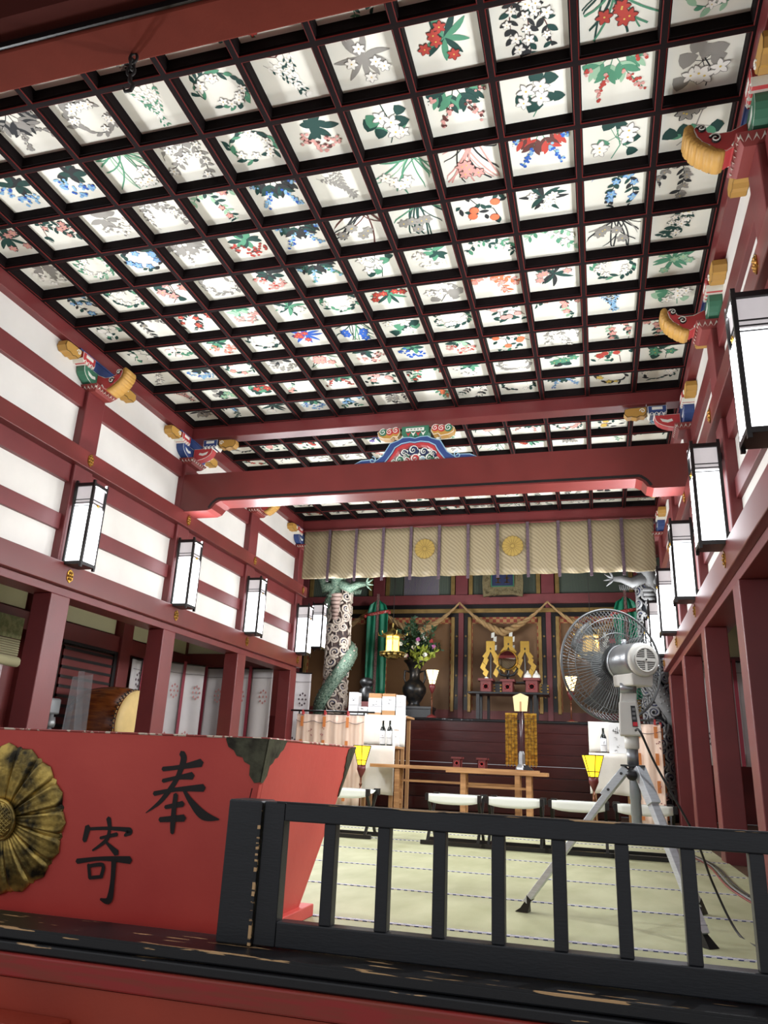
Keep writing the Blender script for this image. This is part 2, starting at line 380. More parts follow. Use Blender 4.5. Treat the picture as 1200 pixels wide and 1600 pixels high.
def painting_mesh(style, pal, seed, S):
    """flat plant drawing, S = half size of the visible panel"""
    r = random.Random(seed); V = []; F = []; Mi = []; K = 1.22
    def poly(pts, c, layer):
        b = len(V)
        for x, y in pts:
            V.append((max(-S*.97, min(S*.97, x*K)), max(-S*.97, min(S*.97, y*K)), -0.0006-0.0010*layer-2.2e-5*(len(F) % 44)))
        F.append(tuple(b+i for i in range(len(pts)))); Mi.append(INK_KEYS.index(c))
    def leaf(x, y, a, L, wd, c, layer=1, bend=0.0):
        up = []; dn = []
        for i in range(6):
            t = i/5; ww = wd*math.sin(pi*min(1, t*0.93+0.04))**0.8
            aa = a+bend*t; cx = x+math.cos(a+bend*t*0.5)*L*t; cy = y+math.sin(a+bend*t*0.5)*L*t
            up.append((cx-math.sin(aa)*ww, cy+math.cos(aa)*ww)); dn.append((cx+math.sin(aa)*ww, cy-math.cos(aa)*ww))
        poly(up+dn[::-1], c, layer)
    def line(pts, wd, c, layer=0):
        for i in range(len(pts)-1):
            (x0, y0), (x1, y1) = pts[i], pts[i+1]; d = math.hypot(x1-x0, y1-y0) or 1e-6
            nx, ny = -(y1-y0)/d*wd/2, (x1-x0)/d*wd/2
            poly([(x0+nx, y0+ny), (x1+nx, y1+ny), (x1-nx, y1-ny), (x0-nx, y0-ny)], c, layer)
    def flower(x, y, rad, n, c, edge=None, layer=3, core='y'):
        a0 = r.random()*6
        for k in range(n):
            a = a0+2*pi*k/n
            if edge: leaf(x, y, a, rad*1.08, rad*0.36, edge, layer)
            leaf(x, y, a, rad, rad*0.27, c, layer+1)
        if core: leaf(x-rad*.12, y, 0, rad*.26, rad*.13, core, layer+2)
    def blob(x, y, rad, c, layer=3, n=6):
        poly([(x+rad*math.cos(2*pi*k/n), y+rad*math.sin(2*pi*k/n)) for k in range(n)], c, layer)
    lf, lf2, st, fl, ed = pal
    if style == 'branch':
        for b in range(3):
            a = pi/2+(b-1)*0.75+r.uniform(-.2, .2); x, y = r.uniform(-.02, .02), -S*0.85
            pts = [(x, y)]; bend = r.uniform(-.35, .35)
            for i in range(7):
                a += bend*0.5; x += math.cos(a)*S*.23; y += math.sin(a)*S*.23; pts.append((x, y))
                for sgn in (-1, 1):
                    if r.random() < .9: leaf(x, y, a+sgn*r.uniform(.5, 1.1), S*r.uniform(.2, .32), S*r.uniform(.05, .08), lf if r.random() < .65 else lf2)
                if r.random() < .5: flower(x+r.uniform(-.02, .02), y+r.uniform(-.02, .02), S*r.uniform(.11, .17), 5, fl, ed)
            line(pts, S*.025, st)
    elif style == 'ring':
        rr = S*.62; a0 = r.random()*6; pts = []
        for i in range(22):
            a = a0+i*2*pi/24; x, y = rr*1.1*math.cos(a), rr*.85*math.sin(a); pts.append((x, y))
            leaf(x, y, a+pi/2+r.uniform(-.9, .9), S*r.uniform(.2, .36), S*r.uniform(.05, .085), lf if r.random() < .6 else lf2)
            if r.random() < .38: flower(x*r.uniform(.6, 1), y*r.uniform(.6, 1), S*r.uniform(.12, .18), 5, fl, ed)
        line(pts, S*.03, st)
    elif style == 'grass':
        for i in range(15):
            x0 = r.uniform(-.25, .25)*S; a = pi/2+r.uniform(-1.0, 1.0); x, y = x0, -S*.8; pts = [(x, y)]; bend = r.uniform(-.25, .25)-(a-pi/2)*-.18
            for k in range(7): a += bend; x += math.cos(a)*S*.25; y += math.sin(a)*S*.25; pts.append((x, y))
            line(pts, S*r.uniform(.03, .06), lf if r.random() < .6 else lf2, 1)
        for i in range(5): flower(r.uniform(-.5, .5)*S, r.uniform(-.1, .6)*S, S*.2, 6, fl, ed)
    elif style == 'big':
        pts = [(-S*.1, -S*.9), (0, -S*.3), (S*.15, S*.3), (-S*.05, S*.8)]; line(pts, S*.035, st)
        for i in range(8):
            a = r.random()*6.3; d = r.uniform(.2, .75)*S; x, y = d*math.cos(a), d*math.sin(a)
            n = 9; rad = S*r.uniform(.15, .23)
            poly([(x+rad*(1+.18*math.cos(3*2*pi*k/n))*math.cos(2*pi*k/n), y+rad*(1+.18*math.cos(3*2*pi*k/n))*math.sin(2*pi*k/n)) for k in range(n)], lf if i % 3 else lf2, 1)
            line([(0, 0), (x, y)], S*.02, st)
        for i in range(4): flower(r.uniform(-.55, .55)*S, r.uniform(-.55, .55)*S, S*r.uniform(.2, .27), 5, fl, ed)
    elif style == 'raceme':
        for b in range(4):
            a = pi/2+(b-1.5)*.55; x, y = 0, -S*.75; pts = [(x, y)]
            for k in range(12):
                a += (b-1.5)*.05; x += math.cos(a)*S*.115; y += math.sin(a)*S*.115; pts.append((x, y))
                if k > 4:
                    for q in range(3): blob(x+r.uniform(-.09, .09)*S, y+r.uniform(-.09, .09)*S, S*r.uniform(.035, .06), fl if r.random() < .65 else ed)
                elif k > 1:
                    for sgn in (-1, 1): leaf(x, y, a+sgn*.7, S*.42, S*.075, lf if r.random() < .6 else lf2)
            line(pts, S*.025, st)
    elif style == 'cluster':
        for i in range(10): leaf(r.uniform(-.15, .15)*S, -S*.25+r.uniform(-.1, .1)*S, i*.66+r.uniform(-.2, .2), S*r.uniform(.4, .6), S*.12, lf if i % 2 else lf2)
        for (cx, cy) in ((-.4, .15), (.35, .3), (0, .5)):
            for q in range(16): a = r.random()*6.3; d = r.random()**.5*S*.24; blob(cx*S+d*math.cos(a), cy*S+d*math.sin(a), S*.055, fl if r.random() < .7 else ed, 4)
        line([(0, -S*.9), (0, 0)], S*.03, st)
    elif style == 'fruit':
        pts = [(-S*.6, -S*.6), (-S*.1, -S*.1), (S*.4, 0), (S*.7, S*.5)]; line(pts, S*.035, st); line([(-S*.1, -S*.1), (-S*.3, S*.6)], S*.03, st)
        for i in range(18): x, y = r.uniform(-.7, .7)*S, r.uniform(-.7, .7)*S; leaf(x, y, r.random()*6.3, S*r.uniform(.22, .34), S*.075, lf if r.random() < .6 else lf2)
        for i in range(5):
            x, y = r.uniform(-.5, .5)*S, r.uniform(-.5, .5)*S; blob(x, y, S*.16, ed, 3, 10); blob(x, y, S*.145, fl, 4, 10)
    elif style == 'wheel':
        for i in range(9):
            a = i*.7+r.uniform(-.2, .2); leaf(-S*.05, -S*.1, a, S*r.uniform(.6, .8), S*.085, lf if i % 2 else lf2, 1, r.uniform(-.6, .6))
        for i in range(5): flower(r.uniform(-.5, .5)*S, r.uniform(-.5, .5)*S, S*.17, 6, fl, ed)
    elif style == 'willow':
        line([(-S*.3, -S*.85), (0, -S*.6), (S*.4, -S*.75)], S*.04, st)
        for b in range(5):
            x, y = (b-2)*S*.22, -S*.6; a = pi/2+(b-2)*.22; pts = [(x, y)]
            for k in range(9):
                a += r.uniform(-.08, .08); x += math.cos(a)*S*.14; y += math.sin(a)*S*.14; pts.append((x, y))
                for sgn in (-1, 1): leaf(x, y, a+sgn*.6, S*.13, S*.03, fl if r.random() < .7 else lf2)
            line(pts, S*.015, ed)
    me = bpy.data.meshes.new('plant_painting'); me.from_pydata(V, [], F)
    for m in INK_LIST: me.materials.append(m)
    me.polygons.foreach_set('material_index', Mi); me.update()
    return me
PALS = [('dg', 'g', 'g', 'w', 'gy'), ('k', 'dg', 'br', 'w', 'gy'), ('dg', 'dg', 'br', 'p', 'br'), ('g', 'lg', 'g', 'w', 'gy'), ('gy', 'gy', 'k', 'w', 'gy'),
        ('dg', 'k', 'k', 'lb', 'b'), ('dg', 'g', 'br', 'r', 'br'), ('k', 'gy', 'k', 'gy', 'gy'), ('dg', 'g', 'dg', 'w', 'gy'), ('dg', 'lg', 'g', 'p', 'r')]
STYLES = ['branch', 'ring', 'grass', 'big', 'branch', 'wheel', 'ring', 'branch', 'cluster', 'raceme', 'fruit', 'ring', 'willow']
# notable panels read off the photograph: (section, column 0-11, row from the far beam of the section) -> style, palette
NOTE = {(0, 8, 8): ('raceme', ('dg', 'g', 'dg', 'p', 'br')), (0, 9, 8): ('big', ('dg', 'dg', 'g', 'w', 'gy')), (0, 10, 8): ('raceme', ('g', 'lg', 'g', 'r', 'p')),
        (0, 9, 7): ('raceme', ('br', 'r', 'g', 'b', 'lb')), (0, 10, 7): ('big', ('dg', 'g', 'g', 'w', 'gy')), (0, 11, 7): ('big', ('dg', 'g', 'gy', 'gy', 'k')),
        (0, 8, 7): ('grass', ('k', 'p', 'k', 'p', 'br')), (0, 8, 6): ('fruit', ('dg', 'k', 'k', 'o', 'r')), (0, 5, 6): ('raceme', ('k', 'dg', 'g', 'lb', 'b')),
        (0, 5, 5): ('raceme', ('dg', 'k', 'g', 'lb', 'g')), (0, 6, 6): ('grass', ('br', 'k', 'br', 'gy', 'gy')), (0, 6, 7): ('willow', ('k', 'gy', 'br', 'gy', 'gy')),
        (0, 5, 7): ('raceme', ('k', 'dg', 'dg', 'lb', 'b')), (0, 4, 5): ('cluster', ('k', 'dg', 'g', 'p', 'r')), (0, 2, 4): ('branch', ('k', 'dg', 'br', 'r', 'br')),
        (0, 7, 6): ('grass', ('dg', 'g', 'dg', 'gy', 'gy')), (0, 5, 4): ('ring', ('g', 'dg', 'g', 'w', 'gy')), (0, 3, 4): ('cluster', ('g', 'lg', 'dg', 'p', 'gy')),
        (0, 2, 3): ('cluster', ('dg', 'g', 'dg', 'p', 'o')), (0, 1, 3): ('fruit', ('dg', 'g', 'dg', 'w', 'r')), (0, 4, 3): ('wheel', ('b', 'b', 'r', 'r', 'b')),
        (0, 5, 3): ('grass', ('dg', 'g', 'dg', 'b', 'b')), (0, 5, 2): ('cluster', ('dg', 'k', 'k', 'p', 'br')), (0, 6, 2): ('cluster', ('dg', 'g', 'k', 'b', 'b')),
        (0, 8, 2): ('fruit', ('dg', 'g', 'k', 'o', 'o')), (0, 6, 1): ('branch', ('g', 'dg', 'br', 'r', 'br')), (0, 6, 0): ('branch', ('g', 'lg', 'br', 'o', 'br')),
        (0, 5, 1): ('fruit', ('dg', 'k', 'k', 'p', 'r')), (0, 9, 4): ('wheel', ('k', 'dg', 'k', 'p', 'gy')), (0, 8, 4): ('branch', ('o', 'p', 'br', 'p', 'o')),
        (0, 11, 4): ('wheel', ('g', 'g', 'g', 'lg', 'g')), (0, 9, 1): ('big', ('dg', 'k', 'g', 'g', 'g')), (0, 11, 1): ('big', ('dg', 'g', 'k', 'g', 'dg')),
        (0, 10, 1): ('fruit', ('g', 'dg', 'br', 'r', 'o')), (0, 10, 0): ('ring', ('k', 'k', 'k', 'y', 'k')), (0, 11, 5): ('branch', ('dg', 'dg', 'dg', 'w', 'gy')),
        (0, 1, 1): ('big', ('k', 'gy', 'k', 'lg', 'g')), (0, 4, 0): ('branch', ('dg', 'g', 'k', 'lb', 'b')), (0, 3, 0): ('cluster', ('dg', 'g', 'k', 'lb', 'b')),
        (1, 4, 6): ('wheel', ('k', 'dg', 'k', 'v', 'b')), (1, 10, 6): ('fruit', ('dg', 'k', 'k', 'y', 'o')), (1, 8, 7): ('branch', ('dg', 'g', 'k', 'r', 'p'))}
def ceiling_section(idx, ya, yb, rows):
    py = (yb-ya)/rows; px = XW/12
    cm, dz = coffer_mesh(px, py); hw = 0.029
    pw, ph = px/2-hw, py/2-hw
    pm = bpy.data.meshes.new('panel')
    pm.from_pydata([(-pw-.003, -ph-.003, 0), (pw+.003, -ph-.003, 0), (pw+.003, ph+.003, 0), (-pw-.003, ph+.003, 0),
                    (-pw-.003, -ph-.003, .012), (pw+.003, -ph-.003, .012), (pw+.003, ph+.003, .012), (-pw-.003, ph+.003, .012)], [],
                   [(3, 2, 1, 0), (4, 5, 6, 7), (0, 1, 5, 4), (1, 2, 6, 5), (2, 3, 7, 6), (3, 0, 4, 7)]); pm.materials.append(PAPER)
    for j in range(rows):
        for i in range(12):
            x = (i+.5)*px; y = ya+(j+.5)*py; r = rows-1-j
            c = bpy.data.objects.new('coffer_frame', cm); COL.objects.link(c); c.parent = ceiling; c.location = (x, y, ZC)
            p = bpy.data.objects.new('ceiling_panel', pm); COL.objects.link(p); p.parent = ceiling; p.location = (x, y, ZC+dz-0.004)
            seed = idx*1000+j*20+i; rr = random.Random(seed*7+3)
            st, pal = NOTE.get((idx, i, r), (STYLES[rr.randrange(len(STYLES))], PALS[rr.randrange(len(PALS))]))
            g = bpy.data.objects.new('plant_painting', painting_mesh(st, pal, seed, ph*0.94)); COL.objects.link(g); g.parent = p
            g.rotation_euler = (0, 0, rr.uniform(-.5, .5))
P1 = 0.4429
ceiling_section(0, 7.217-11*P1, 7.217, 11)
ceiling_section(1, 7.383, 10.857, 8)
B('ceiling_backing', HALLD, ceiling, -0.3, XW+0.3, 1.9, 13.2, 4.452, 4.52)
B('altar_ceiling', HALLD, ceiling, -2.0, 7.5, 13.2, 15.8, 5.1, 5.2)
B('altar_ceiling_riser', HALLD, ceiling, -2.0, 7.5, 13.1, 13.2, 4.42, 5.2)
B('ceiling_edge', BLACK, ceiling, 0.0, XW, 11.03, 13.1, 4.36, 4.42)

# ---------------------------------------------------------------- transverse beams
struct(B('trim_1', RED, None, 0.0, XW, 7.217, 7.383, 4.195, ZC+0.06, 0.004))
struct(B('trim_2', RED, None, 0.0, XW, 10.857, 11.023, 4.12, ZC+0.06, 0.004))
tb = struct_empty('tie_beam')
m = MB(); t = 0.13; yb = 7.30
prof = [(0.0, 3.72), (XW, 3.72), (XW, 3.27), (5.12, 3.27), (5.06, 3.29), (5.02, 3.345), (4.96, 3.375), (0.50, 3.375), (0.44, 3.345), (0.40, 3.29), (0.34, 3.27), (0.0, 3.27)]
m.prism(prof, (0, yb, 0), (1, 0, 0), (0, 0, 1), (0, -1, 0), -t, t)
m.build('beam', REDG, tb)
m = MB()
ln = [(0.36, 3.30), (0.40, 3.36), (0.46, 3.405), (5.00, 3.405), (5.06, 3.36), (5.10, 3.30)]
for a, b in zip(ln[:-1], ln[1:]):
    d = Vector((b[0]-a[0], 0, b[1]-a[1])).normalized(); n = Vector((-d.z, 0, d.x))*0.014
    A = Vector((a[0], yb-t-0.002, a[1])); Bp = Vector((b[0], yb-t-0.002, b[1]))
    m.add([A-n, Bp-n, Bp+n, A+n], [(0, 1, 2, 3)])
    m.add([v+Vector((0, 2*t+.004, 0)) for v in (A-n, Bp-n, Bp+n, A+n)], [(3, 2, 1, 0)])
m.build('black_chamfer_line', BLACK, tb)

# overhead entrance beam nearest the camera, with a black groove and an iron hook
ob = struct_empty('trim_3'); REDO = mat('entrance_beam_red', (92, 38, 28), 0.9, spec=0.08, var=0.1, vscale=3, bump=0.06, bscale=50)
B('beam_lower', REDO, ob, -1.0, 8.0, 2.10, 2.30, 3.83, 4.6, 0.01)
B('groove', BLACK, ob, -1.0, 8.0, 2.085, 2.10, 3.84, 3.875)
MB().hexa([(-1, 1.98, 3.875), (8, 1.98, 3.875), (8, 2.10, 3.875), (-1, 2.10, 3.875), (-1, 1.72, 4.2), (8, 1.72, 4.2), (8, 2.1, 4.2), (-1, 2.1, 4.2)]).build('beam_upper', mat('entrance_beam_shade', (66, 28, 23), 0.9, spec=0.08), ob)  # darker red puts the front face's shade into the colour
hk = thing('hanging_hook', 'small dark iron hook and links hanging under the beam at top left', 'hook', (2.50, 2.26, 3.83))
def ringlink(c, rx, rz, rot, r=0.008):
    return [(c[0]+rx*math.cos(a)*math.cos(rot), c[1]+rx*math.cos(a)*math.sin(rot), c[2]+rz*math.sin(a)) for a in [2*pi*k/14 for k in range(14)]]
for k, (z, rot) in enumerate(((3.805, 0.2), (3.765, 1.7), (3.725, 0.3))):
    m = MB(); m.tube(ringlink((2.50, 2.26, z), 0.018, 0.03, rot), 0.007, 6, closed=True); m.build('link', IRON, hk, smooth=True)
MB().tube([(2.50, 2.26, 3.70), (2.505, 2.26, 3.66), (2.53, 2.26, 3.63), (2.52, 2.26, 3.60), (2.49, 2.26, 3.60), (2.475, 2.26, 3.625)], [0.009, .01, .01, .01, .008, .005], 8).build('hook', IRON, hk, smooth=True)

# ---------------------------------------------------------------- painted brackets
def spiral(cx, cy, r, turns=1.6, a0=0.0, n=20, sgn=1):
    return [(cx+r*(1-t*.85)*math.cos(a0+sgn*t*turns*2*pi), cy+r*(1-t*.85)*math.sin(a0+sgn*t*turns*2*pi)) for t in [i/n for i in range(n+1)]]
def outlined(mb, poly, o, u, v, n, t, mi, white=0, ofs=0.007):
    """a painted board: white edge line around the colour field on both faces"""
    ar = sum(poly[i-1][0]*poly[i][1]-poly[i][0]*poly[i-1][1] for i in range(len(poly)))
    if ar < 0: ofs = -abs(ofs)
    else: ofs = abs(ofs)
    mb.prism(poly, o, u, v, n, -t, t, white, mi)
    sc = []
    k = len(poly)
    for i in range(k):
        a, b, c = Vector(poly[i-1]), Vector(poly[i]), Vector(poly[(i+1) % k])
        e1 = (b-a).normalized() if (b-a).length else Vector((1, 0)); e2 = (c-b).normalized() if (c-b).length else e1
        nn = Vector((-(e1.y+e2.y), e1.x+e2.x)); nn = nn.normalized() if nn.length > 1e-6 else Vector((0, 0))
        sc.append(tuple(b+nn*ofs))
    mb.prism(sc, o, u, v, n, -t-.004, t+.004, mi)
BM = [PWHITE, PRED, PBLUE, PGREEN, PYEL, BLACK, PBRN, PNAVY, PLB]
def arm_parts(mb_list, o, u, n, colA, colB, ln=0.5):
    """one bracket arm along u (u horizontal); boat arm + label block + yellow cloud tip"""
    up = (0, 0, 1)
    mb = MB()
    boat = [(0.03, 0.0)]+[(0.03+0.24*math.sin(a), 0.12-0.12*math.cos(a)) for a in [pi/2*i/6 for i in range(1, 7)]]+[(0.27, 0.15), (0.03, 0.15)]
    outlined(mb, boat, o, u, up, n, 0.045, colA)
    eye = [(0.10, 0.075), (0.15, 0.06), (0.2, 0.075), (0.22, 0.11), (0.19, 0.10), (0.15, 0.09), (0.11, 0.1)]
    mb.prism(eye, o, u, up, n, -0.052, 0.052, 0)
    mb_list.append(('boat_arm', mb))
    mb = MB(); z = 0.15
    blk = [(0.16, z), (0.32, z), (0.33, z+0.03), (0.33, z+0.1), (0.15, z+0.1), (0.15, z+0.03)]
    outlined(mb, blk, o, u, up, n, 0.06, colB)
    mb.prism([(0.19, z+.055), (0.29, z+.055), (0.29, z+.085), (0.19, z+.085)], o, u, up, n, -0.067, 0.067, 0)
    for i in range(4):
        x = 0.16+0.045*i; mb.prism([(x, z+.03), (x+.022, z-.012), (x+.044, z+.03), (x+.022, z+.012)], o, u, up, n, -0.068, 0.068, 0)
    mb_list.append(('label_block', mb))
    mb = MB()
    tip = [(0.34, z+.04), (0.37, z+.0), (0.41, z+.005), (0.44, z-.01), (0.49, z+.005), (0.53, z+.0), (0.56, z+.04), (0.55, z+.09), (0.5, z+.1), (0.34, z+.1)]
    outlined(mb, tip, o, u, up, n, 0.045, 4, 5, 0.006)
    sp = spiral(0.38, z+.06, 0.028, 1.2, 0, 12)
    for s_ in (-1, 1):
        O = Vector(o)+Vector(n)*0.052*s_
        mb.tube([O+Vector(u)*p[0]+Vector(up)*p[1] for p in sp+[(0.45, z+.03), (0.5, z+.05)][:0]], 0.005, 5, 0)
    mb_list.append(('cloud_tip', mb))
def bracket(label, yp, corner, z0=3.865):
    t = thing('painted_bracket', label, 'bracket', (0, yp, z0), 'carved and painted brackets on the post tops')
    o = (-0.06, yp, z0+0.055)
    # zigzag bearing block
    mb = MB(); mb.hexa([(-0.2, yp-.12, z0), (0.06, yp-.12, z0), (0.06, yp+.12, z0), (-0.2, yp+.12, z0), (-0.2, yp-.165, z0+.06), (0.10, yp-.165, z0+.06), (0.10, yp+.165, z0+.06), (-0.2, yp+.165, z0+.06)], 6)
    for i in range(7):
        y = yp-.15+i*.045
        for (dy, dz) in ((0, 0),):
            mb.add([(0.075+.01, y-.02, z0+.012), (0.085+.01, y, z0+.05), (0.075+.01, y+.02, z0+.012), (0.08+.012, y, z0+.03)], [(0, 1, 2, 3), (3, 2, 1, 0)], 0)
    for i in range(6):
        x = -.12+i*.04; mb.add([(x-.018, yp-.14, z0+.012), (x, yp-.162, z0+.05), (x+.018, yp-.14, z0+.012), (x, yp-.155, z0+.03)], [(0, 1, 2, 3), (3, 2, 1, 0)], 0)
    mb.build('bearing_block', BM, t)
    parts = []
    for s_ in (-1, 1):
        arm_parts(parts, (-0.03, yp, z0+.06), (0, s_, 0), (1, 0, 0), 3 if not corner else 2, 1)
    if corner:
        arm_parts(parts, (0.0, yp, z0+.06), (1, 0, 0), (0, 1, 0), 1, 2)
    for nm, mb in parts: mb.build(nm, BM, t)
    mb = MB(); mb.box(-0.075, 0.015, yp-.36, yp+.36, z0+.315-.0, z0+.33, 2); mb.box(-0.075, 0.005, yp-.32, yp+.32, z0+.22, z0+.315, 2)
    mb.build('upper_arm', BM, t)
    if not corner:   # carved nose with a ribbed yellow crest, projecting into the hall
        mb = MB(); O = (0.0, yp, z0+.04); U = (1, 0, 0); N_ = (0, 1, 0); up = (0, 0, 1)
        K_ = 0.62
        body = [(0.0, 0.0), (0.12, -0.01), (0.17, -0.04), (0.26, 0.0), (0.30, 0.05), (0.36, 0.1), (0.40, 0.17), (0.42, 0.26), (0.38, 0.30), (0.33, 0.27), (0.30, 0.20), (0.22, 0.17), (0.12, 0.17), (0.0, 0.19)]
        body = [(a*K_+.03, b*K_+.02) for a, b in body]; body[0] = (0, .01); body[-1] = (0, .17)
        outlined(mb, body, O, U, up, N_, 0.07, 1)
        for s_ in (-1, 1):
            for cx, cy, r in ((0.185, 0.082, 0.032), (0.25, 0.165, 0.024)):
                sp = spiral(cx, cy, r, 1.3, 0.5, 14)
                mb.tube([Vector(O)+Vector((p[0], s_*0.077, p[1])) for p in sp], 0.008, 5, 5)
                mb.tube([Vector(O)+Vector((p[0], s_*0.083, p[1]+.005)) for p in sp], 0.0045, 5, 0)
            zz = [(0.01+i*.016, 0.02+(.026 if i % 2 else 0)) for i in range(7)]
            mb.tube([Vector(O)+Vector((p[0], s_*0.08, p[1])) for p in zz], 0.005, 5, 0)
        mb.build('carved_nose', BM, t)
        mb = MB(); pts = [(0.19, -0.03), (0.25, -0.01), (0.31, 0.04), (0.37, 0.09), (0.415, 0.16), (0.445, 0.24), (0.43, 0.30)]
        pts = [(a[0]+(b[0]-a[0])*q, a[1]+(b[1]-a[1])*q) for a, b in zip(pts[:-1], pts[1:]) for q in (0, .33, .66)]+[pts[-1]]
        for i_, (x, z) in enumerate(pts):
            mb.lathe([(0.0, -0.077), ((.027 if i_ % 3 else .018), -0.072), ((.029 if i_ % 3 else .020), 0), ((.027 if i_ % 3 else .018), 0.072), (0.0, 0.077)], (x*K_+.042, yp, z0+.06+z*K_-.008), 10, 4, (0, 1, 0), cap=False)
        mb.build('ribbed_crest', BM, t, smooth=True)
    return t
brL = bracket('painted bracket on the left wall, frontmost, with a ribbed yellow nose', 5.48, False)
brC = bracket('painted bracket at the left end of the big tie beam', 7.30, True)
for src, y, lab in ((brL, 9.12, 'painted bracket on the left wall between the tie beam and the valance'), (brC, 10.94, 'painted bracket at the left end of the cream valance')):
    dup(src, (0, y, 3.865), lab)
for src, y, lab in ((brL, 3.66, 'painted bracket on the right wall nearest the viewer, at the top right'), (brL, 5.48, 'painted bracket on the right wall above the second lamp'),
                    (brC, 7.30, 'painted bracket at the right end of the big tie beam'), (brL, 9.12, 'painted bracket on the right wall just behind the tie beam'),
                    (brC, 10.94, 'painted bracket at the right end of the cream valance')):
    dup(src, (XW, y, 3.865), lab, scale=(-1, 1, 1))

# ---------------------------------------------------------------- frog-leg strut on the tie beam
fl = thing('frog_leg_strut', 'blue arched frog-leg strut with coloured clouds, centred on the tie beam', 'strut', (CX, 7.25, 3.72))
O = (CX, 7.27, 3.72); U = (1, 0, 0); UP = (0, 0, 1); N_ = (0, 1, 0)
outer = [(0.72, 0.0), (0.60, 0.06), (0.47, 0.065), (0.43, 0.05), (0.36, 0.10), (0.32, 0.17), (0.28, 0.24), (0.19, 0.27), (0.14, 0.30), (0.06, 0.30), (0.0, 0.285)]
inner = [(0.0, 0.225), (0.06, 0.235), (0.15, 0.22), (0.22, 0.18), (0.25, 0.12), (0.30, 0.05), (0.34, 0.0)]
full = outer+[(-x, z) for x, z in outer[::-1][1:]]+[(-x, z) for x, z in inner[::-1][:-1]]+inner
m = MB(); outlined(m, full[::-1], O, U, UP, N_, 0.05, 2, 8, -0.012)
for s_ in (-1, 1):
    sp = spiral(s_*0.47, 0.05, 0.045, 1.2, pi/2, 14, s_)
    m.tube([Vector(O)+Vector((p[0], -0.058, p[1])) for p in sp], 0.006, 5, 8)
m.build('arch', BM, fl)
m = MB(); inn2 = [(0.0, 0.20), (0.06, 0.205), (0.13, 0.19), (0.19, 0.15), (0.22, 0.10), (0.27, 0.03), (0.29, 0.0)]
red = inner[::-1]+[(-x, z) for x, z in inner[1:]]+[(-x, z) for x, z in inn2[::-1]]+inn2[1:]
m.prism(red, O, U, UP, N_, -0.035, 0.035, 1); m.build('inner_red_band', BM, fl)
m = MB()
for cx, cz, r, c in ((-0.02, 0.145, 0.06, 7), (0.10, 0.12, 0.05, 7), (-0.12, 0.12, 0.045, 7), (0.0, 0.045, 0.06, 1), (-0.17, 0.04, 0.055, 3), (0.16, 0.045, 0.055, 3), (0.08, 0.035, 0.04, 8), (-0.09, 0.03, 0.04, 1), (0.2, 0.09, 0.04, 7), (-0.1, 0.08, 0.035, 3), (0.24, 0.02, 0.03, 3), (-0.24, 0.02, 0.03, 3)):
    m.lathe([(r, -0.02), (r*.95, 0.02)], (CX+cx, 7.25, 3.72+cz), 14, c, (0, -1, 0))
    for rr_, a0 in ((r*.95, 0), (r*.6, 2)):
        sp = spiral(cx, cz, rr_, 1.3, a0, 16); m.tube([Vector(O)+Vector((p[0], -0.045, p[1])) for p in sp], 0.0045, 5, 0)
m.build('carved_clouds', BM, fl)
m = MB()
blk = [(-0.13, 0.30), (0.13, 0.30), (0.15, 0.34), (0.15, 0.42), (-0.15, 0.42), (-0.15, 0.34)]
outlined(m, blk, O, U, UP, N_, 0.06, 3, 3); m.prism([(-.1, .36), (.1, .36), (.1, .395), (-.1, .395)], O, U, UP, N_, -.068, -.06, 0)
for i in range(5): m.prism([(-.085+i*.036, .374), (-.065+i*.036, .374), (-.065+i*.036, .382), (-.085+i*.036, .382)], O, U, UP, N_, -.071, -.066, 5)
for i in range(4):
    x = -.1+i*.055; m.prism([(x, .35), (x+.027, .30), (x+.055, .35), (x+.027, .33)], O, U, UP, N_, -.072, -.06, 0 if i % 2 else 1)
m.build('green_block', BM, fl)
for s_ in (-1, 1):
    m = MB(); wing = [(s_*a, b) for a, b in ((0.17, 0.36), (0.2, 0.31), (0.25, 0.32), (0.28, 0.29), (0.36, 0.30), (0.42, 0.33), (0.43, 0.38), (0.38, 0.42), (0.30, 0.41), (0.24, 0.43), (0.18, 0.41))]
    if s_ < 0: wing = wing[::-1]
    outlined(m, wing, O, U, UP, N_, 0.045, 4, 0)
    for cx, cz, r, c in ((0.22, 0.385, 0.04, 1), (0.29, 0.375, 0.04, 1), (0.365, 0.375, 0.045, 3)):
        m.lathe([(r, 0), (r*.9, 0.01)], (CX+s_*cx, 7.22, 3.72+cz), 14, c, (0, -1, 0))
        sp = spiral(s_*cx, cz, r*.9, 1.4, 1, 16); m.tube([Vector(O)+Vector((p[0], -0.064, p[1])) for p in sp], 0.004, 5, 0)
    m.build('cloud_wing', BM, fl)

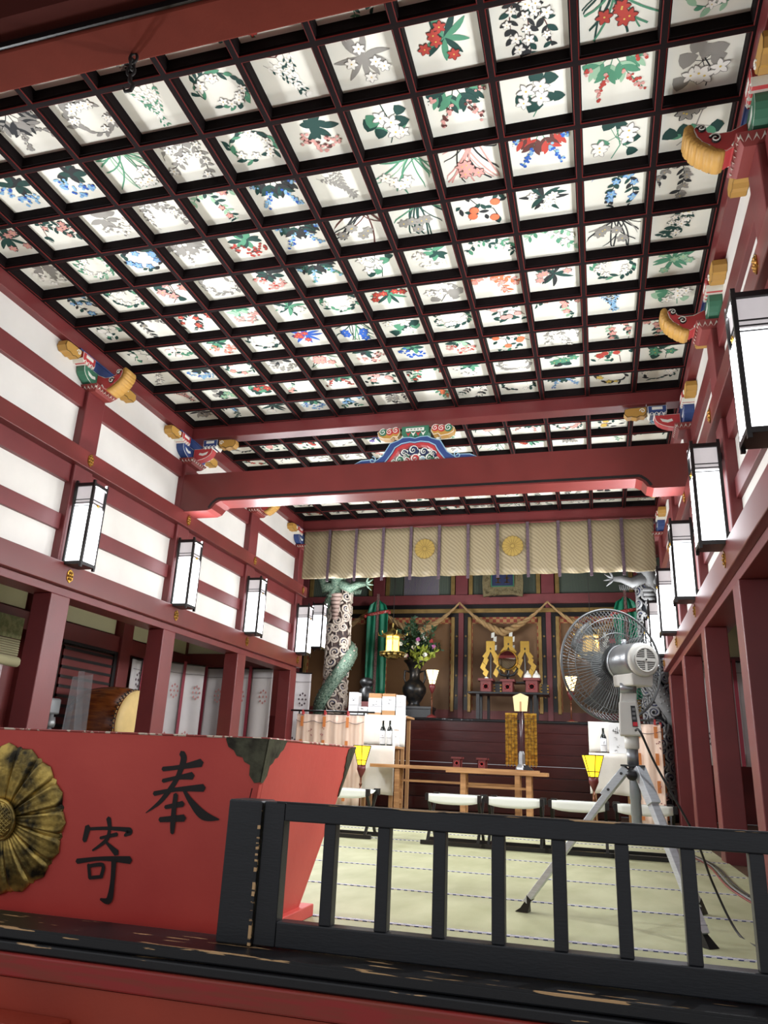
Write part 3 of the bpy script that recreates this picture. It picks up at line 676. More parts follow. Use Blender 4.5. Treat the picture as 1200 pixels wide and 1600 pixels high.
# ---------------------------------------------------------------- fluorescent wall lamps
def wall_lamp(label, x, y, z=2.19, h=0.75):
    t = thing('wall_lamp', label, 'lamp', (x, y, z), 'upright white wall lamps with black frames')
    m = MB(); a = 0.09; x0, x1 = 0.03, 0.21
    fr = MB()
    for px_, py_ in ((x0, -a), (x1, -a), (x1, a), (x0, a)):
        fr.box(x+px_-.011, x+px_+.011, y+py_-.011, y+py_+.011, z-.03, z+h+.03)
    for zz in (z, z+h-.02): fr.box(x+x0-.012, x+x1+.012, y-a-.012, y+a+.012, zz-.006, zz+.024)
    fr.box(x+.0, x+x0, y-.03, y+.03, z+.05, z+.1); fr.box(x+.0, x+x0, y-.03, y+.03, z+h-.1, z+h-.05)
    fr.build('frame', BLACK, t)
    hp = z+h*.74
    pn = MB(); pn.box(x+x0+.004, x+x1-.004, y-a+.004, y+a-.004, z+.024, hp); pn.build('white_pane', LGLASS, t)
    pn = MB(); pn.box(x+x0+.004, x+x1-.004, y-a+.004, y+a-.004, hp+.001, z+h-.027); pn.build('upper_pane', LGLASS2, t)
    mu = MB()
    for dz in (0.0, 0.03, 0.06): mu.box(x+x0-.001, x+x1+.003, y-a-.003, y+a+.003, hp+dz-.02, hp+dz-.014)
    mu.build('muntin', BLACK, t)
    for nm, W_, sx, sy, lc, d in (('pane_light', PANE_W, hp-z-.03, .155, (x+x1-.002, y, (z+hp)/2), Vector((1, 0, -.0))), ('top_fill_light', TOP_FILL_W, .15, .15, (x+x1-.04, y, z+h+.03), Vector((1, 0, .62)))):
        ld = bpy.data.lights.new(nm, 'AREA'); ld.shape = 'RECTANGLE'; ld.size = sx; ld.size_y = sy; ld.energy = W_; ld.color = (0.94, 0.97, 1.0)
        lo = bpy.data.objects.new(nm, ld); COL.objects.link(lo); lo.parent = t; lo.location = Vector(lc)-W0[t.name]
        lo.rotation_mode = 'QUATERNION'; lo.rotation_quaternion = (Matrix(((0, 0, -1), (0, 1, 0), (1, 0, 0))).to_quaternion() if nm == 'pane_light' else (-d).to_track_quat('Z', 'Y'))
    c = MB(); c.lathe([(0.02, 0), (0.018, .006)], (x+x1+.005, y, hp-.005), 12, 0, (1, 0, 0)); c.lathe([(0.008, 0), (0.006, .01)], (x+x1+.005, y, hp-.005), 8, 0, (1, 0, 0)); c.build('gold_crest', GOLD, t)
    return t
lp = wall_lamp('lit white wall lamp on the left wall, nearest of the left row', 0, 5.48)
for y, lab in ((7.30, 'lit white wall lamp on the left wall below the tie beam end'), (9.12, 'lit white wall lamp on the left wall, third from the front'), (10.94, 'lit white wall lamp at the far end post of the left wall')):
    dup(lp, (0, y, 2.19), lab)
dup(lp, (-0.12, 11.9, 2.42), 'lit white wall lamp hanging just behind the far left end post')
dup(lp, (0, 3.66, 2.19), 'lit white wall lamp on the left wall, outside the photo to the left')
for y, lab in ((3.60, 'lit white wall lamp on the right wall, largest, cut by the photo edge'), (5.48, 'lit white wall lamp on the right wall, second from the viewer'), (7.30, 'lit white wall lamp on the right wall, third from the viewer'),
               (12.3, 'lit white wall lamp far right beyond the end post, beside the carved column'),
               (9.12, 'lit white wall lamp on the right wall, fourth, beside the grey carved column'), (10.94, 'lit white wall lamp on the right wall, farthest, partly behind the lintel rail')):
    dup(lp, (XW if y < 12 else XW+.02, y, 2.19 if y < 12 else 2.2), lab, scale=(-1, 1, 1))

# ---------------------------------------------------------------- valance
va = thing('valance_curtain', 'cream silk valance with purple straps and two gold crests across the far hall', 'curtain', (CX, 10.80, 4.13))
x0, n = 0.06, 12; pw = (XW-0.12)/n
for i in range(n):
    xa = x0+i*pw
    def fn(u, v, xa=xa, i=i):
        return (xa+.006+u*(pw-.012), 10.80+0.014*math.sin(u*2*pi*1.5+i)*(1-v*.6)-0.01*math.sin(u*pi), 3.36+v*0.78-0.012*math.sin(u*pi))
    mb = MB(); mb.grid(fn, 14, 8); o = mb.build('cloth_panel', VAL, va, smooth=True)
    so = o.modifiers.new('s', 'SOLIDIFY'); so.thickness = 0.004
for i in range(1, n):
    xs = x0+i*pw; mb = MB(); mb.box(xs-.022, xs+.022, 10.772, 10.778, 3.30, 4.15)
    mb.box(xs-.02, xs+.02, 10.770, 10.772, 3.30, 3.31); mb.build('strap', VALD, va)
for i in (4, 7):
    mb = MB(); c = (x0+(i+.5)*pw, 10.772, 3.78)
    for k in range(16):
        a = 2*pi*k/16; da = pi/16*.92; pts = [(0.03*math.cos(a), 0.03*math.sin(a)), (0.13*math.cos(a-da), 0.13*math.sin(a-da)), (0.152*math.cos(a-da*.5), 0.152*math.sin(a-da*.5)), (0.156*math.cos(a), 0.156*math.sin(a)), (0.152*math.cos(a+da*.5), 0.152*math.sin(a+da*.5)), (0.13*math.cos(a+da), 0.13*math.sin(a+da))]
        mb.prism(pts, c, (1, 0, 0), (0, 0, 1), (0, -1, 0), -.004, .004, 0)
    mb.lathe([(0.158, -.002), (0.156, .002)], c, 32, 1, (0, -1, 0)); mb.lathe([(0.03, 0), (0.026, .008)], c, 12, 0, (0, -1, 0))
    mb.build('chrysanthemum_crest', [OCHRE, mat('ochre_line', (124, 100, 46), 0.7)], va)
MB().tube([(0.02, 10.82, 4.15), (XW-.02, 10.82, 4.15)], 0.022, 8).build('curtain_rod', REDD, va)

# ---------------------------------------------------------------- altar: steps, platform, rear wall
st = thing('altar_steps', 'dark red lacquered steps rising to the altar floor', 'stairs', (CX, 12.2, 0))
for k in range(8):
    y = 12.2+.15*k; B('step', STEPR, st, 1.0, 4.76, y, 13.4, .175*k+.002, .175*(k+1)-.004, 0.006)
al = struct_empty('altar_floor')
B('platform', REDD, al, -1.9, 7.3, 13.41, 15.5, 1.10, 1.385)
B('floor_edge', mat('glossy_black_edge', (14, 12, 13), 0.08, bump=0.3, bscale=14), al, 0.2, XW-.2, 13.22, 13.6, 1.388, 1.43, 0.01)
B('platform_side_left', REDD, al, -1.9, 0.995, 13.3, 13.405, 0, 1.385); B('platform_side_right', REDD, al, 4.765, 7.3, 13.3, 13.405, 0, 1.385)
wb = struct_empty('wall_back')
B('dark_backing', HALLD, wb, -2.0, 7.4, 15.56, 15.66, 1.3, 5.2)
B('base_board', REDD, wb, -1.9, 7.3, 15.38, 15.5, 1.39, 1.72)
B('head_beam', mat('dusty_red', (120, 58, 60), 0.5, var=0.1), wb, -1.9, 7.3, 15.30, 15.5, 3.86, 4.06, 0.006)
B('black_band', BLACK, wb, -1.9, 7.3, 15.36, 15.5, 3.60, 3.86)
B('gilt_rail', GILT, wb, -1.9, 7.3, 15.31, 15.36, 3.68, 3.77, 0.01)
cols = [-1.75, 0.02, 1.84, 3.62, 5.44, 7.2]
DR = mat('dusty_red_post', (116, 54, 58), 0.45, var=0.1)
for x in cols:
    B('post', DR, wb, x-.05, x+.05, 15.33, 15.5, 1.55, 3.86)
    B('upper_post', DR, wb, x-.13, x+.13, 15.36, 15.5, 4.06, 5.1, 0.01)
    for s_ in (-1, 1):
        B('black_stile', BLACK, wb, x+s_*.095-.042, x+s_*.095+.042, 15.38, 15.5, 1.72, 3.60)
        B('gilt_stile', GILT, wb, x+s_*.175-.035, x+s_*.175+.035, 15.34, 15.5, 1.68, 3.60, 0.008)
        B('gilt_frame_upper', GILT, wb, x+s_*.19-.04, x+s_*.19+.04, 15.38, 15.5, 4.06, 5.0)
        for z in (3.2, 2.8, 2.4, 2.0):
            MB().lathe([(0.022, 0), (0.018, .008)], (x+s_*.095, 15.378, z), 10, 0, (0, -1, 0)).build('nail_cover', GILT, wb)
STRIPE = wave_mat('striped_blind', (96, 108, 92), (44, 48, 46), 14, 'X', 0.7, 1.0, 0.35, 0.65)
STRIPEB = wave_mat('blue_striped_blind', (150, 140, 128), (40, 44, 100), 12, 'X', 0.7, 2.0, 0.35, 0.65)
for a, b in zip(cols[:-1], cols[1:]):
    B('bamboo_screen', BAMB, wb, a+.21, b-.21, 15.42, 15.5, 1.72, 3.47)
    B('brocade_band', PATT, wb, a+.21, b-.21, 15.41, 15.5, 3.47, 3.60)
    for xx in (a+.222, b-.222): B('brocade_edge', PATT, wb, xx-.012, xx+.012, 15.40, 15.42, 1.72, 3.47)
    B('blind', STRIPE, wb, a+.23, b-.23, 15.44, 15.5, 4.06, 5.0)
    if a == 0.02: B('blue_blind', STRIPEB, wb, a+.55, b-.5, 15.42, 15.44, 4.06, 5.0)
    if abs(a-1.84) > .1:
        for k in range(18): MB().lathe([(0.013, 0), (0.01, .01)], ((a+b)/2, 15.42, 1.85+k*.075), 8, 0, (0, -1, 0)).build('tassel_bead', PATT, wb)

# carved plaque above the altar
pq = thing('carved_plaque', 'gilt carved plaque with blue centre above the middle altar bay', 'plaque', (CX, 15.2, 4.0))
m = MB(); pl = [(-0.40, 0.0), (-0.2, 0.04), (0.2, 0.04), (0.40, 0.0), (0.42, 0.3), (0.38, 0.75), (-0.38, 0.75), (-0.42, 0.3)]
m.prism(pl, (CX, 15.2, 3.98), (1, 0, 0), (0, 0, 1), (0, 1, 0), -.04, .04)
for k in range(60):
    x = R_.uniform(-.36, .36); z = R_.uniform(.04, .7)
    if abs(x) < .22 and z > .2: continue
    sp = spiral(x, z, .035, 1.2, R_.random()*6, 10); m.tube([(CX+p[0], 15.155, 3.98+p[1]) for p in sp], 0.008, 5)
m.build('carved_frame', mat('aged_gilt', (128, 116, 84), 0.5, 0.4, var=0.2, vscale=30), pq)
B('wall_mount', IRON, pq, CX-.3, CX+.3, 15.24, 15.32, 4.0, 4.1)
MB().box(CX-.22, CX+.22, 15.14, 15.16, 4.19, 4.72).build('blue_field', PNAVY, pq)
m = MB()
for a, b, c, d in ((-.22, .22, 4.18, 4.20), (-.235, -.215, 4.18, 4.72), (.215, .235, 4.18, 4.72)): m.box(CX+a, CX+b, 15.125, 15.145, c, d)
m.build('green_border', PGREEN, pq)
m = MB()
for x in (-.09, .09):
    for k in range(5): m.box(CX+x-.05, CX+x+.05, 15.13, 15.142, 4.26+k*.09, 4.275+k*.09); 
    m.box(CX+x-.01, CX+x+.01, 15.13, 15.142, 4.26, 4.65)
m.build('gilt_lettering', GOLD, pq)

# ---------------------------------------------------------------- dragon columns
def dragon_column(label, x, y, r0, cm, cd, gm, seed, sgn, z1=3.9, blue=PNAVY):
    t = thing('carved_dragon_column', label, 'column', (x, y, 0), 'dragon columns either side of the altar')
    rr = random.Random(seed)
    m = MB(); m.lathe([(r0*1.25, 0), (r0*1.25, .1), (r0*1.05, .16), (r0, .25), (r0*.95, 2), (r0*.9, z1)], (x, y, 0), 28); m.build('core', cd, t, smooth=True)
    m = MB(); mf = MB()
    def cyl(th, z, rad): return (x+rad*math.sin(th), y-rad*math.cos(th), z)
    z = 0.4
    while z < z1-.15:
        for k in range(7):
            th = 2*pi*k/7+rr.uniform(-.25, .25); zc = z+rr.uniform(-.05, .05); rs = rr.uniform(.08, .115)
            sp = spiral(0, 0, rs, 1.9, rr.random()*6, 22, rr.choice((-1, 1)))
            m.tube([cyl(th+p[0]/r0, zc+p[1], r0+.022) for p in sp], [0.023*(1-.5*i/22) for i in range(23)], 6)
            sp2 = [(p[0]*1.0, p[1]) for p in sp][:12]
            mf.tube([cyl(th+p[0]*.6/r0, zc+p[1]*.6, r0+.008) for p in sp2], 0.02, 6)
            tail = [(rs, 0), (rs*1.4, -rs*.6), (rs*1.5, -rs*1.5)]
            m.tube([cyl(th+p[0]/r0, zc+p[1], r0+.015) for p in tail], [0.013, .011, .004], 6)
        z += 0.19
    m.build('carved_cloud', cm, t, smooth=True); mf.build('cloud_infill', blue, t, smooth=True)
    # dragon body winding round the column
    pts = []; rad = []; n = 70
    for i in range(n+1):
        s_ = i/n; th = sgn*(-5.2+s_*12.0); zz = 0.55+s_*(z1-.75)+.1*math.sin(s_*14)
        pts.append(cyl(th, zz, r0+.06)); rad.append(0.03+.088*math.sin(pi*min(1, s_*.8+.14)))
    MB().tube(pts, rad, 12).build('dragon_body', gm, t, smooth=True)
    mb = MB(); mfin = MB()
    for i in range(4, n-2):
        p = Vector(pts[i]); q = Vector(pts[i+1]); d = (q-p).normalized(); out = Vector((p.x-x, p.y-y, 0)).normalized(); sd = d.cross(out)
        if i % 2 == 0:
            c = p+out*rad[i]*.55-sd*rad[i]*.55; mb.tube([c-sd*.03-d*.0, c+sd*.03], 0.022, 6)
            c = p+sd*rad[i]*.95+out*.01; mfin.tube([c, c+sd*.05+d*.03], [0.014, 0.002], 5)
        for q_ in range(3):
            c = p+(out*math.cos(q_*.7-.4)+sd*math.sin(q_*.7-.4))*rad[i]*.98; mfin.lathe([(0.018, 0), (0.012, .008), (0.002, .01)], c, 6, 0, out)
    mb.build('belly_plate', DRAGB if gm is DRAGG else cm, t, smooth=True); mfin.build('scale_and_fin', gm, t, smooth=True)
    # raised foreleg with claws, near the top, reaching to the hall centre
    mb = MB(); zl = z1-.30; x_ = x+sgn*r0
    mb.tube([(x+sgn*.02, y-.25, zl+.1), (x_+sgn*.1, y-.3, zl-.02), (x_+sgn*.25, y-.3, zl+.05), (x_+sgn*.38, y-.3, zl+.05)], [.1, .085, .06, .035], 10)
    for a in (-.9, -.2, .5, 1.2):
        b0 = Vector((x_+sgn*.38, y-.3, zl+.05)); mb.tube([b0, b0+Vector((sgn*.09*math.cos(a), -.03, .09*math.sin(a))), b0+Vector((sgn*.15*math.cos(a*.8), -.05, .16*math.sin(a)))], [.022, .018, .005], 7)
    for k in range(9): b0 = Vector((x_+sgn*(.05+.03*k), y-.3, zl-.05)); mb.tube([b0, b0+Vector((-sgn*.01, -.02, -.09))], [.012, .002], 5)
    mb.tube([(x-sgn*.02, y-.22, zl+.05), (x-sgn*.24, y-.25, zl+.0), (x-sgn*.30, y-.25, zl+.13), (x-sgn*.1, y-.2, zl+.24)], [.09, .1, .09, .07], 10)
    mb.build('raised_foreleg', gm, t, smooth=True)
    mb = MB(); hz = z1-.1   # head
    mb.tube([(x-.05*sgn, y-.15, hz-.28), (x, y-.28, hz-.1), (x+sgn*.04, y-.38, hz+.02), (x+sgn*.12, y-.48, hz-.02), (x+sgn*.2, y-.54, hz-.08)], [.09, .1, .1, .075, .035], 12)
    for s_ in (-1, 1): mb.tube([(x+.04*sgn, y-.36+.05*s_, hz+.08), (x-.06*sgn, y-.3+.08*s_, hz+.2), (x-.16*sgn, y-.25+.1*s_, hz+.22)], [.025, .018, .005], 7)
    mb.build('head', gm, t, smooth=True)
    for (s_, zt) in ((1, z1-.42),):
        mb = MB()
        for k in range(7): mb.tube([(x-.1+.01*k, y-r0-.06, zt-.07*k), (x+.02-.0*k, y-r0-.085, zt-.07*k-.01), (x+.1-.012*k, y-r0-.05, zt-.07*k)], .034, 8)
        mb.build('throat_plate', DRAGB if gm is DRAGG else cm, t, smooth=True)
    return t
dragon_column('cream and green carved dragon column left of the altar', 0.06, 12.76, 0.19, DRAGC, DRAGD, DRAGG, 3, 1)
dragon_column('grey and black carved dragon column right of the altar behind the fan', 5.39, 12.76, 0.17, GREYC, GREYD, GREYC, 9, -1)

# ---------------------------------------------------------------- straw rope with paper streamers
rp = thing('sacred_straw_rope', 'twisted straw rope swagged across the altar with white zigzag papers', 'rope', (CX, 15.15, 3.3))
pk = [-1.75, 0.02, 1.84, 3.62, 5.44, 7.2]
for a, b in zip(pk[:-1], pk[1:]):
    n = 60; cen = []; thick = []
    for i in range(n+1):
        s_ = i/n; q = 1-(2*s_-1)**2; q2 = 1-abs(2*s_-1)
        cen.append(Vector((a+(b-a)*s_, 15.15, 3.86-0.62*(q*.55+q2*.45)))); thick.append(0.012+0.034*q**2)
    for ph in (0, 2*pi/3, 4*pi/3):
        m = MB(); m.tube([c+Vector((0, math.cos(ph+i*.5)*thick[i], math.sin(ph+i*.5)*thick[i])) for i, c in enumerate(cen)], [t_*.95 for t_ in thick], 7)
        m.build('rope_strand', ROPE, rp, smooth=True)
    for s_ in (.40, .60):
        x = a+(b-a)*s_; m = MB(); zt = 3.22
        for k in range(4):
            dx = .035*(1 if k % 2 else -1)*.6; z = zt-.085*k
            m.hexa([(x+dx-.035, 15.10+.004*k, z-.10), (x+dx+.03, 15.10+.004*k, z-.085), (x+dx+.03, 15.102+.004*k, z-.085), (x+dx-.035, 15.102+.004*k, z-.10),
                    (x+dx-.03, 15.10+.004*k, z), (x+dx+.035, 15.10+.004*k, z+.02), (x+dx+.035, 15.102+.004*k, z+.02), (x+dx-.03, 15.102+.004*k, z)])
        m.build('paper_streamer', PWHITE, rp)
        MB().tube([(x, 15.15, 3.22), (x, 15.15, 3.34)], .007, 6).build('bamboo_peg', PLY, rp)
    for s_ in (.33, .67):
        if a in (0.02, 3.62):
            x = a+(b-a)*s_; m = MB(); m.box(x-.06, x+.06, 15.08, 15.12, 3.02, 3.10); m.build('tassel_red_top', PRED, rp); m = MB(); m.hexa([(x-.08, 15.08, 2.84), (x+.08, 15.08, 2.84), (x+.08, 15.13, 2.84), (x-.08, 15.13, 2.84), (x-.06, 15.08, 3.02), (x+.06, 15.08, 3.02), (x+.06, 15.12, 3.02), (x-.06, 15.12, 3.02)]); m.build('tassel_black_skirt', BLACK, rp)

# ---------------------------------------------------------------- green banners
def banner(label, x, z0, z1, y=14.85, wd=.21):
    t = thing('green_silk_banner', label, 'banner', (x, y, z0), 'green silk banners flanking the altar')
    for s_ in (-1, 1):
        def fn(u, v, s_=s_):
            ww = wd*(0.35+.65*min(1, (1-v)*6)**.5) if v > .83 else wd*(.92+.08*v)
            xx = x+s_*(.02+u*ww); return (xx, y+.02*math.sin(u*9+v*3), z0+(z1-z0)*v+(0 if v < .95 else -.06*u))
        m = MB(); m.grid(fn, 10, 18); o = m.build('silk_panel', GCLOTH, t, smooth=True); q = o.modifiers.new('s', 'SOLIDIFY'); q.thickness = .006
    MB().box(x-.025, x+.025, y-.03, y-.005, z0, z1+.12).build('centre_ribbon', mat('brocade_ribbon', (150, 120, 112), 0.6, c2=(110, 80, 80), vscale=40), t)
    m = MB(); zb = z1-.3
    m.tube([(x-.24, y-.05, zb-.03), (x-.1, y-.07, zb-.015), (x+.1, y-.07, zb+.02), (x+.25, y-.05, zb+.05)], [.03, .035, .035, .03], 8); m.tube([(x-.24, y-.05, zb-.03), (x-.27, y-.05, zb-.08)], [.035, .03], 8); m.tube([(x+.25, y-.05, zb+.05), (x+.26, y-.05, zb-.01)], [.035, .03], 8)
    m.build('red_cord', mat('red_white_cord', (190, 50, 46), 0.6, c2=(220, 190, 180), thr=(.55, .6), vscale=50), t, smooth=True)
banner('green silk banner with red cord left of the flower vase', 0.17, 1.95, 3.88)
banner('green silk banner partly seen through the fan on the right', 5.10, 1.95, 3.88)

# ---------------------------------------------------------------- lanterns and lamps
def hanging_lantern(label, x, y, z):
    t = thing('hanging_lantern', label, 'lantern', (x, y, z), 'gilt hexagonal hanging lanterns')
    m = MB(); m.lathe([(.02, .50), (.05, .46), (.10, .42), (.21, .36), (.23, .33), (.15, .335)], (x, y, z), 6, cap=False)
    for k in range(6):
        a = k*pi/3; m.tube([(x+.2*math.cos(a), y+.2*math.sin(a), z+.34), (x+.27*math.cos(a), y+.27*math.sin(a), z+.36), (x+.28*math.cos(a), y+.28*math.sin(a), z+.41)], [.012, .012, .006], 6)
    m.tube([(x, y, z+.5), (x, y, z+.58)], .02, 8); m.build('roof', GOLDC, t)
    m = MB(); m.lathe([(.13, .06), (.13, .33)], (x, y, z), 6); m.build('lit_body', LANT, t)
    m = MB()
    for k in range(6): a = k*pi/3; 
    ax = Vector((0, 0, 1)); u = ax.orthogonal().normalized(); v = ax.cross(u)
    for k in range(6):
        a = k*pi/3; p = Vector((x, y, z))+(u*math.cos(a)+v*math.sin(a))*.135; m.tube([p+Vector((0, 0, .05)), p+Vector((0, 0, .34))], .01, 6)
    m.lathe([(.14, .26), (.142, .30)], (x, y, z), 6); m.build('gilt_frame', GOLD, t)
    m = MB(); m.lathe([(.10, -.07), (.17, .0), (.24, .03), (.24, .045), (.14, .06)], (x, y, z), 12)
    for k in range(12): a = k*pi/6; m.lathe([(.0, -.03), (.03, -.015), (.035, .01), (0, .03)], (x+.2*math.cos(a), y+.2*math.sin(a), z-.005), 8)
    m.build('lotus_base', GOLDC, t)
    MB().tube([(x, y, z+.58), (x, y, 5.05 if y > 13.2 else 4.36)], .006, 6).build('chain', IRON, t)
    return t
hl = hanging_lantern('lit gilt hanging lantern in front of the left green banner', 0.93, 13.3, 2.52)
hanging_lantern('lit gilt hanging lantern seen through the fan guard', 4.44, 13.3, 2.52)
def standing_lamp(label, x, y, z, h, sc, paper, name='standing_lamp', cat='lamp', grp=None):
    """paper bowl lamp: open tapered shade with ribs on a slim stem and round foot"""
    t = thing(name, label, cat, (x, y, z), grp)
    hs = .22*sc; rt, rb = .115*sc, .05*sc; zt = z+h
    m = MB(); m.lathe([(rb, zt-hs), (rt, zt)], (x, y, 0), 6, cap=False); m.lathe([(rb*.97, zt-hs), (rt*.97, zt)], (x, y, 0), 6, cap=False); m.build('paper_shade', paper, t)
    m = MB(); ax = Vector((0, 0, 1)); u = ax.orthogonal().normalized(); v = ax.cross(u)
    for k in range(6):
        d = u*math.cos(k*pi/3)+v*math.sin(k*pi/3); m.tube([Vector((x, y, zt-hs))+d*rb*1.02, Vector((x, y, zt+.005))+d*rt*1.03], .0045*sc, 5)
    for f_, rr_ in ((0, rb), (.25, rb+(rt-rb)*.25), (1, rt)):
        m.tube([Vector((x, y, zt-hs+hs*f_))+(u*math.cos(k*pi/3)+v*math.sin(k*pi/3))*rr_*1.03 for k in range(6)], .0045*sc, 5, closed=True)
    m.build('shade_rib', DBRONZE, t)
    m = MB(); m.lathe([(.012*sc, zt-hs-.14*sc), (.03*sc, zt-hs-.10*sc), (.052*sc, zt-hs-.05*sc), (.05*sc, zt-hs)], (x, y, 0), 14); m.build('cup', REDD, t, smooth=True)
    m = MB(); m.lathe([(.011*sc, z+.06), (.011*sc, zt-hs-.13*sc)], (x, y, 0), 10); m.lathe([(.018*sc, z+h*.4), (.018*sc, z+h*.4+.03)], (x, y, 0), 10); m.build('stem', mat('stem_lacquer', (110, 66, 44), 0.2, 0.4) if 'stem_lacquer' not in bpy.data.materials else bpy.data.materials['stem_lacquer'], t, smooth=True)
    m = MB(); m.lathe([(.09*sc, z+.0), (.09*sc, z+.02), (.06*sc, z+.05), (.014*sc, z+.08)], (x, y, 0), 12); m.build('foot', REDD, t, smooth=True)
    return t
standing_lamp('lit white bowl lamp on a stem, right of the flower vase', 1.62, 13.62, 1.43, .86, 1.15, LANTW, grp='bowl lamps on the altar floor')
standing_lamp('lit white bowl lamp at the left rim of the fan', 4.05, 14.0, 1.43, .82, 1.15, LANTW, grp='bowl lamps on the altar floor')
standing_lamp('lit yellow paper floor lamp in front of the white cloth table on the left', 1.35, 10.35, 0, .86, 1.15, LANTY, grp='yellow floor lamps before the steps')
standing_lamp('lit yellow paper floor lamp beside the fan tripod on the right', 4.42, 9.6, 0, .84, 1.1, LANTY, grp='yellow floor lamps before the steps')

# ---------------------------------------------------------------- vase, stand, bouquet
vs = thing('bronze_vase', 'tall dark bronze vase with side handles holding flowers', 'vase', (1.20, 14.0, 1.66))
m = MB(); m.lathe([(.13, 0), (.12, .03), (.10, .06), (.15, .13), (.22, .26), (.225, .34), (.17, .44), (.10, .50), (.095, .58), (.11, .68), (.16, .78), (.22, .84), (.21, .85), (.12, .78)], (1.20, 14.0, 1.66), 24, cap=False); m.build('body', DBRONZE, vs, smooth=True)
for s_ in (-1, 1): MB().tube([(1.2+s_*.10, 14, 2.30), (1.2+s_*.19, 14, 2.32), (1.2+s_*.2, 14, 2.18), (1.2+s_*.17, 14, 2.08), (1.2+s_*.1, 14, 2.12)], [.02, .025, .022, .02, .015], 8).build('handle', DBRONZE, vs, smooth=True)
vst = thing('vase_stand', 'low black lacquered stand under the bronze vase', 'stand', (1.25, 14.0, 1.43))
m = MB(); m.box(.95, 1.58, 13.8, 14.2, 1.61, 1.66); m.build('top', BLACK, vst, bevel=.005)
m = MB(); m.box(.97, 1.56, 13.82, 13.85, 1.43, 1.61); m.box(.97, 1.0, 13.8, 14.2, 1.43, 1.61); m.box(1.53, 1.56, 13.8, 14.2, 1.43, 1.61); m.build('side_board', BPLAS, vst)
bq = thing('flower_arrangement', 'evergreen branches with white and purple flowers in the bronze vase', 'flowers', (1.20, 14.0, 2.46))
rb_ = random.Random(5); mst = MB(); mlf = MB(); mll = MB(); mfw = MB(); mfp = MB()
def leafq(mb, p, d, L, w_):
    d = Vector(d).normalized(); s_ = d.orthogonal().normalized(); s_ = (Matrix.Rotation(rb_.random()*6.28, 3, d) @ s_)
    p = Vector(p); mb.add([p, p+d*L*.5+s_*w_, p+d*L, p+d*L*.5-s_*w_], [(0, 1, 2, 3)])
for k in range(54):
    a = rb_.random()*6.28; sp_ = rb_.uniform(.05, .56); hgt = rb_.uniform(.35, .95)*(1.15-sp_)
    b0 = Vector((1.2, 14, 2.40)); e = Vector((1.2+sp_*math.cos(a)*1.0, 14+sp_*math.sin(a)*.6, 2.45+hgt)); md = (b0+e)/2+Vector((0, 0, .1))
    P_ = [b0.lerp(md, t_) if t_ < .5 else md.lerp(e, t_) for t_ in (0, .4, .7, 1)]
    mst.tube([b0, md, e], [.008, .006, .003], 5)
    for q in range(26):
        t_ = rb_.uniform(.35, 1); p = (b0*(1-t_)**2+md*2*t_*(1-t_)+e*t_*t_)
        leafq(mlf if (k % 7 or t_ > .6) else mll, p, (rb_.uniform(-1, 1), rb_.uniform(-1, 1), rb_.uniform(-.3, 1)), rb_.uniform(.06, .11), .02)
for k in range(9):
    p = Vector((1.2+rb_.uniform(-.4, .4), 13.75+rb_.uniform(-.1, .1), 2.55+rb_.uniform(-.05, .35)))
    mb = (mfw, mfp, mfw)[k % 3]
    for q in range(12): leafq(mb, p, (math.cos(q*.52), -.3, math.sin(q*.52)), .05, .018)
for k in range(14): 
    p = Vector((1.3+rb_.uniform(-.1, .35), 13.75+rb_.uniform(-.1, .1), 2.52+rb_.uniform(-.1, .2)))
    for q in range(6): leafq(mll, p, (rb_.uniform(-1, 1), -.3, rb_.uniform(-1, 1)), .12, .03)
mst.build('stems', LEAFG, bq); mlf.build('dark_leaves', LEAFG, bq)['kind'] = 'stuff'; mll.build('light_leaves', LEAFL, bq)['kind'] = 'stuff'; mfw.build('white_petals', PWHITE, bq); mfp.build('purple_petals', FLOWP, bq)

# ---------------------------------------------------------------- altar table, mirror, golden gohei, offering stands
at = thing('altar_table', 'long black lacquered table with upturned gilt ends before the screens', 'table', (2.9, 14.3, 1.43))
m = MB(); m.box(2.20, 3.66, 14.05, 14.55, 1.93, 1.97); m.build('table_top', BLACK, at, bevel=.005)
for x in (2.38, 3.42):
    for y in (14.12, 14.48): B('leg', BLACK, at, x-.03, x+.03, y-.03, y+.03, 1.43, 1.93)
sh = thing('upper_altar_shelf', 'small black shelf with gilt tips carrying the golden wands', 'shelf', (2.87, 14.62, 1.43))
m = MB(); m.box(2.42, 3.38, 14.58, 14.80, 2.18, 2.21); m.build('shelf_board', BLACK, sh)
for s_ in (-1, 1):
    MB().hexa([(2.9+s_*.5-.06, 14.58, 2.19), (2.9+s_*.5+.06, 14.58, 2.19), (2.9+s_*.5+.06, 14.78, 2.19), (2.9+s_*.5-.06, 14.78, 2.19), (2.9+s_*.54-.05, 14.58, 2.24), (2.9+s_*.54+.05, 14.58, 2.24), (2.9+s_*.54+.05, 14.78, 2.24), (2.9+s_*.54-.05, 14.78, 2.24)]).build('gilt_tip', GOLD, sh)
    B('leg', BLACK, sh, 2.9+s_*.4-.025, 2.9+s_*.4+.025, 14.66, 14.71, 1.43, 2.18)
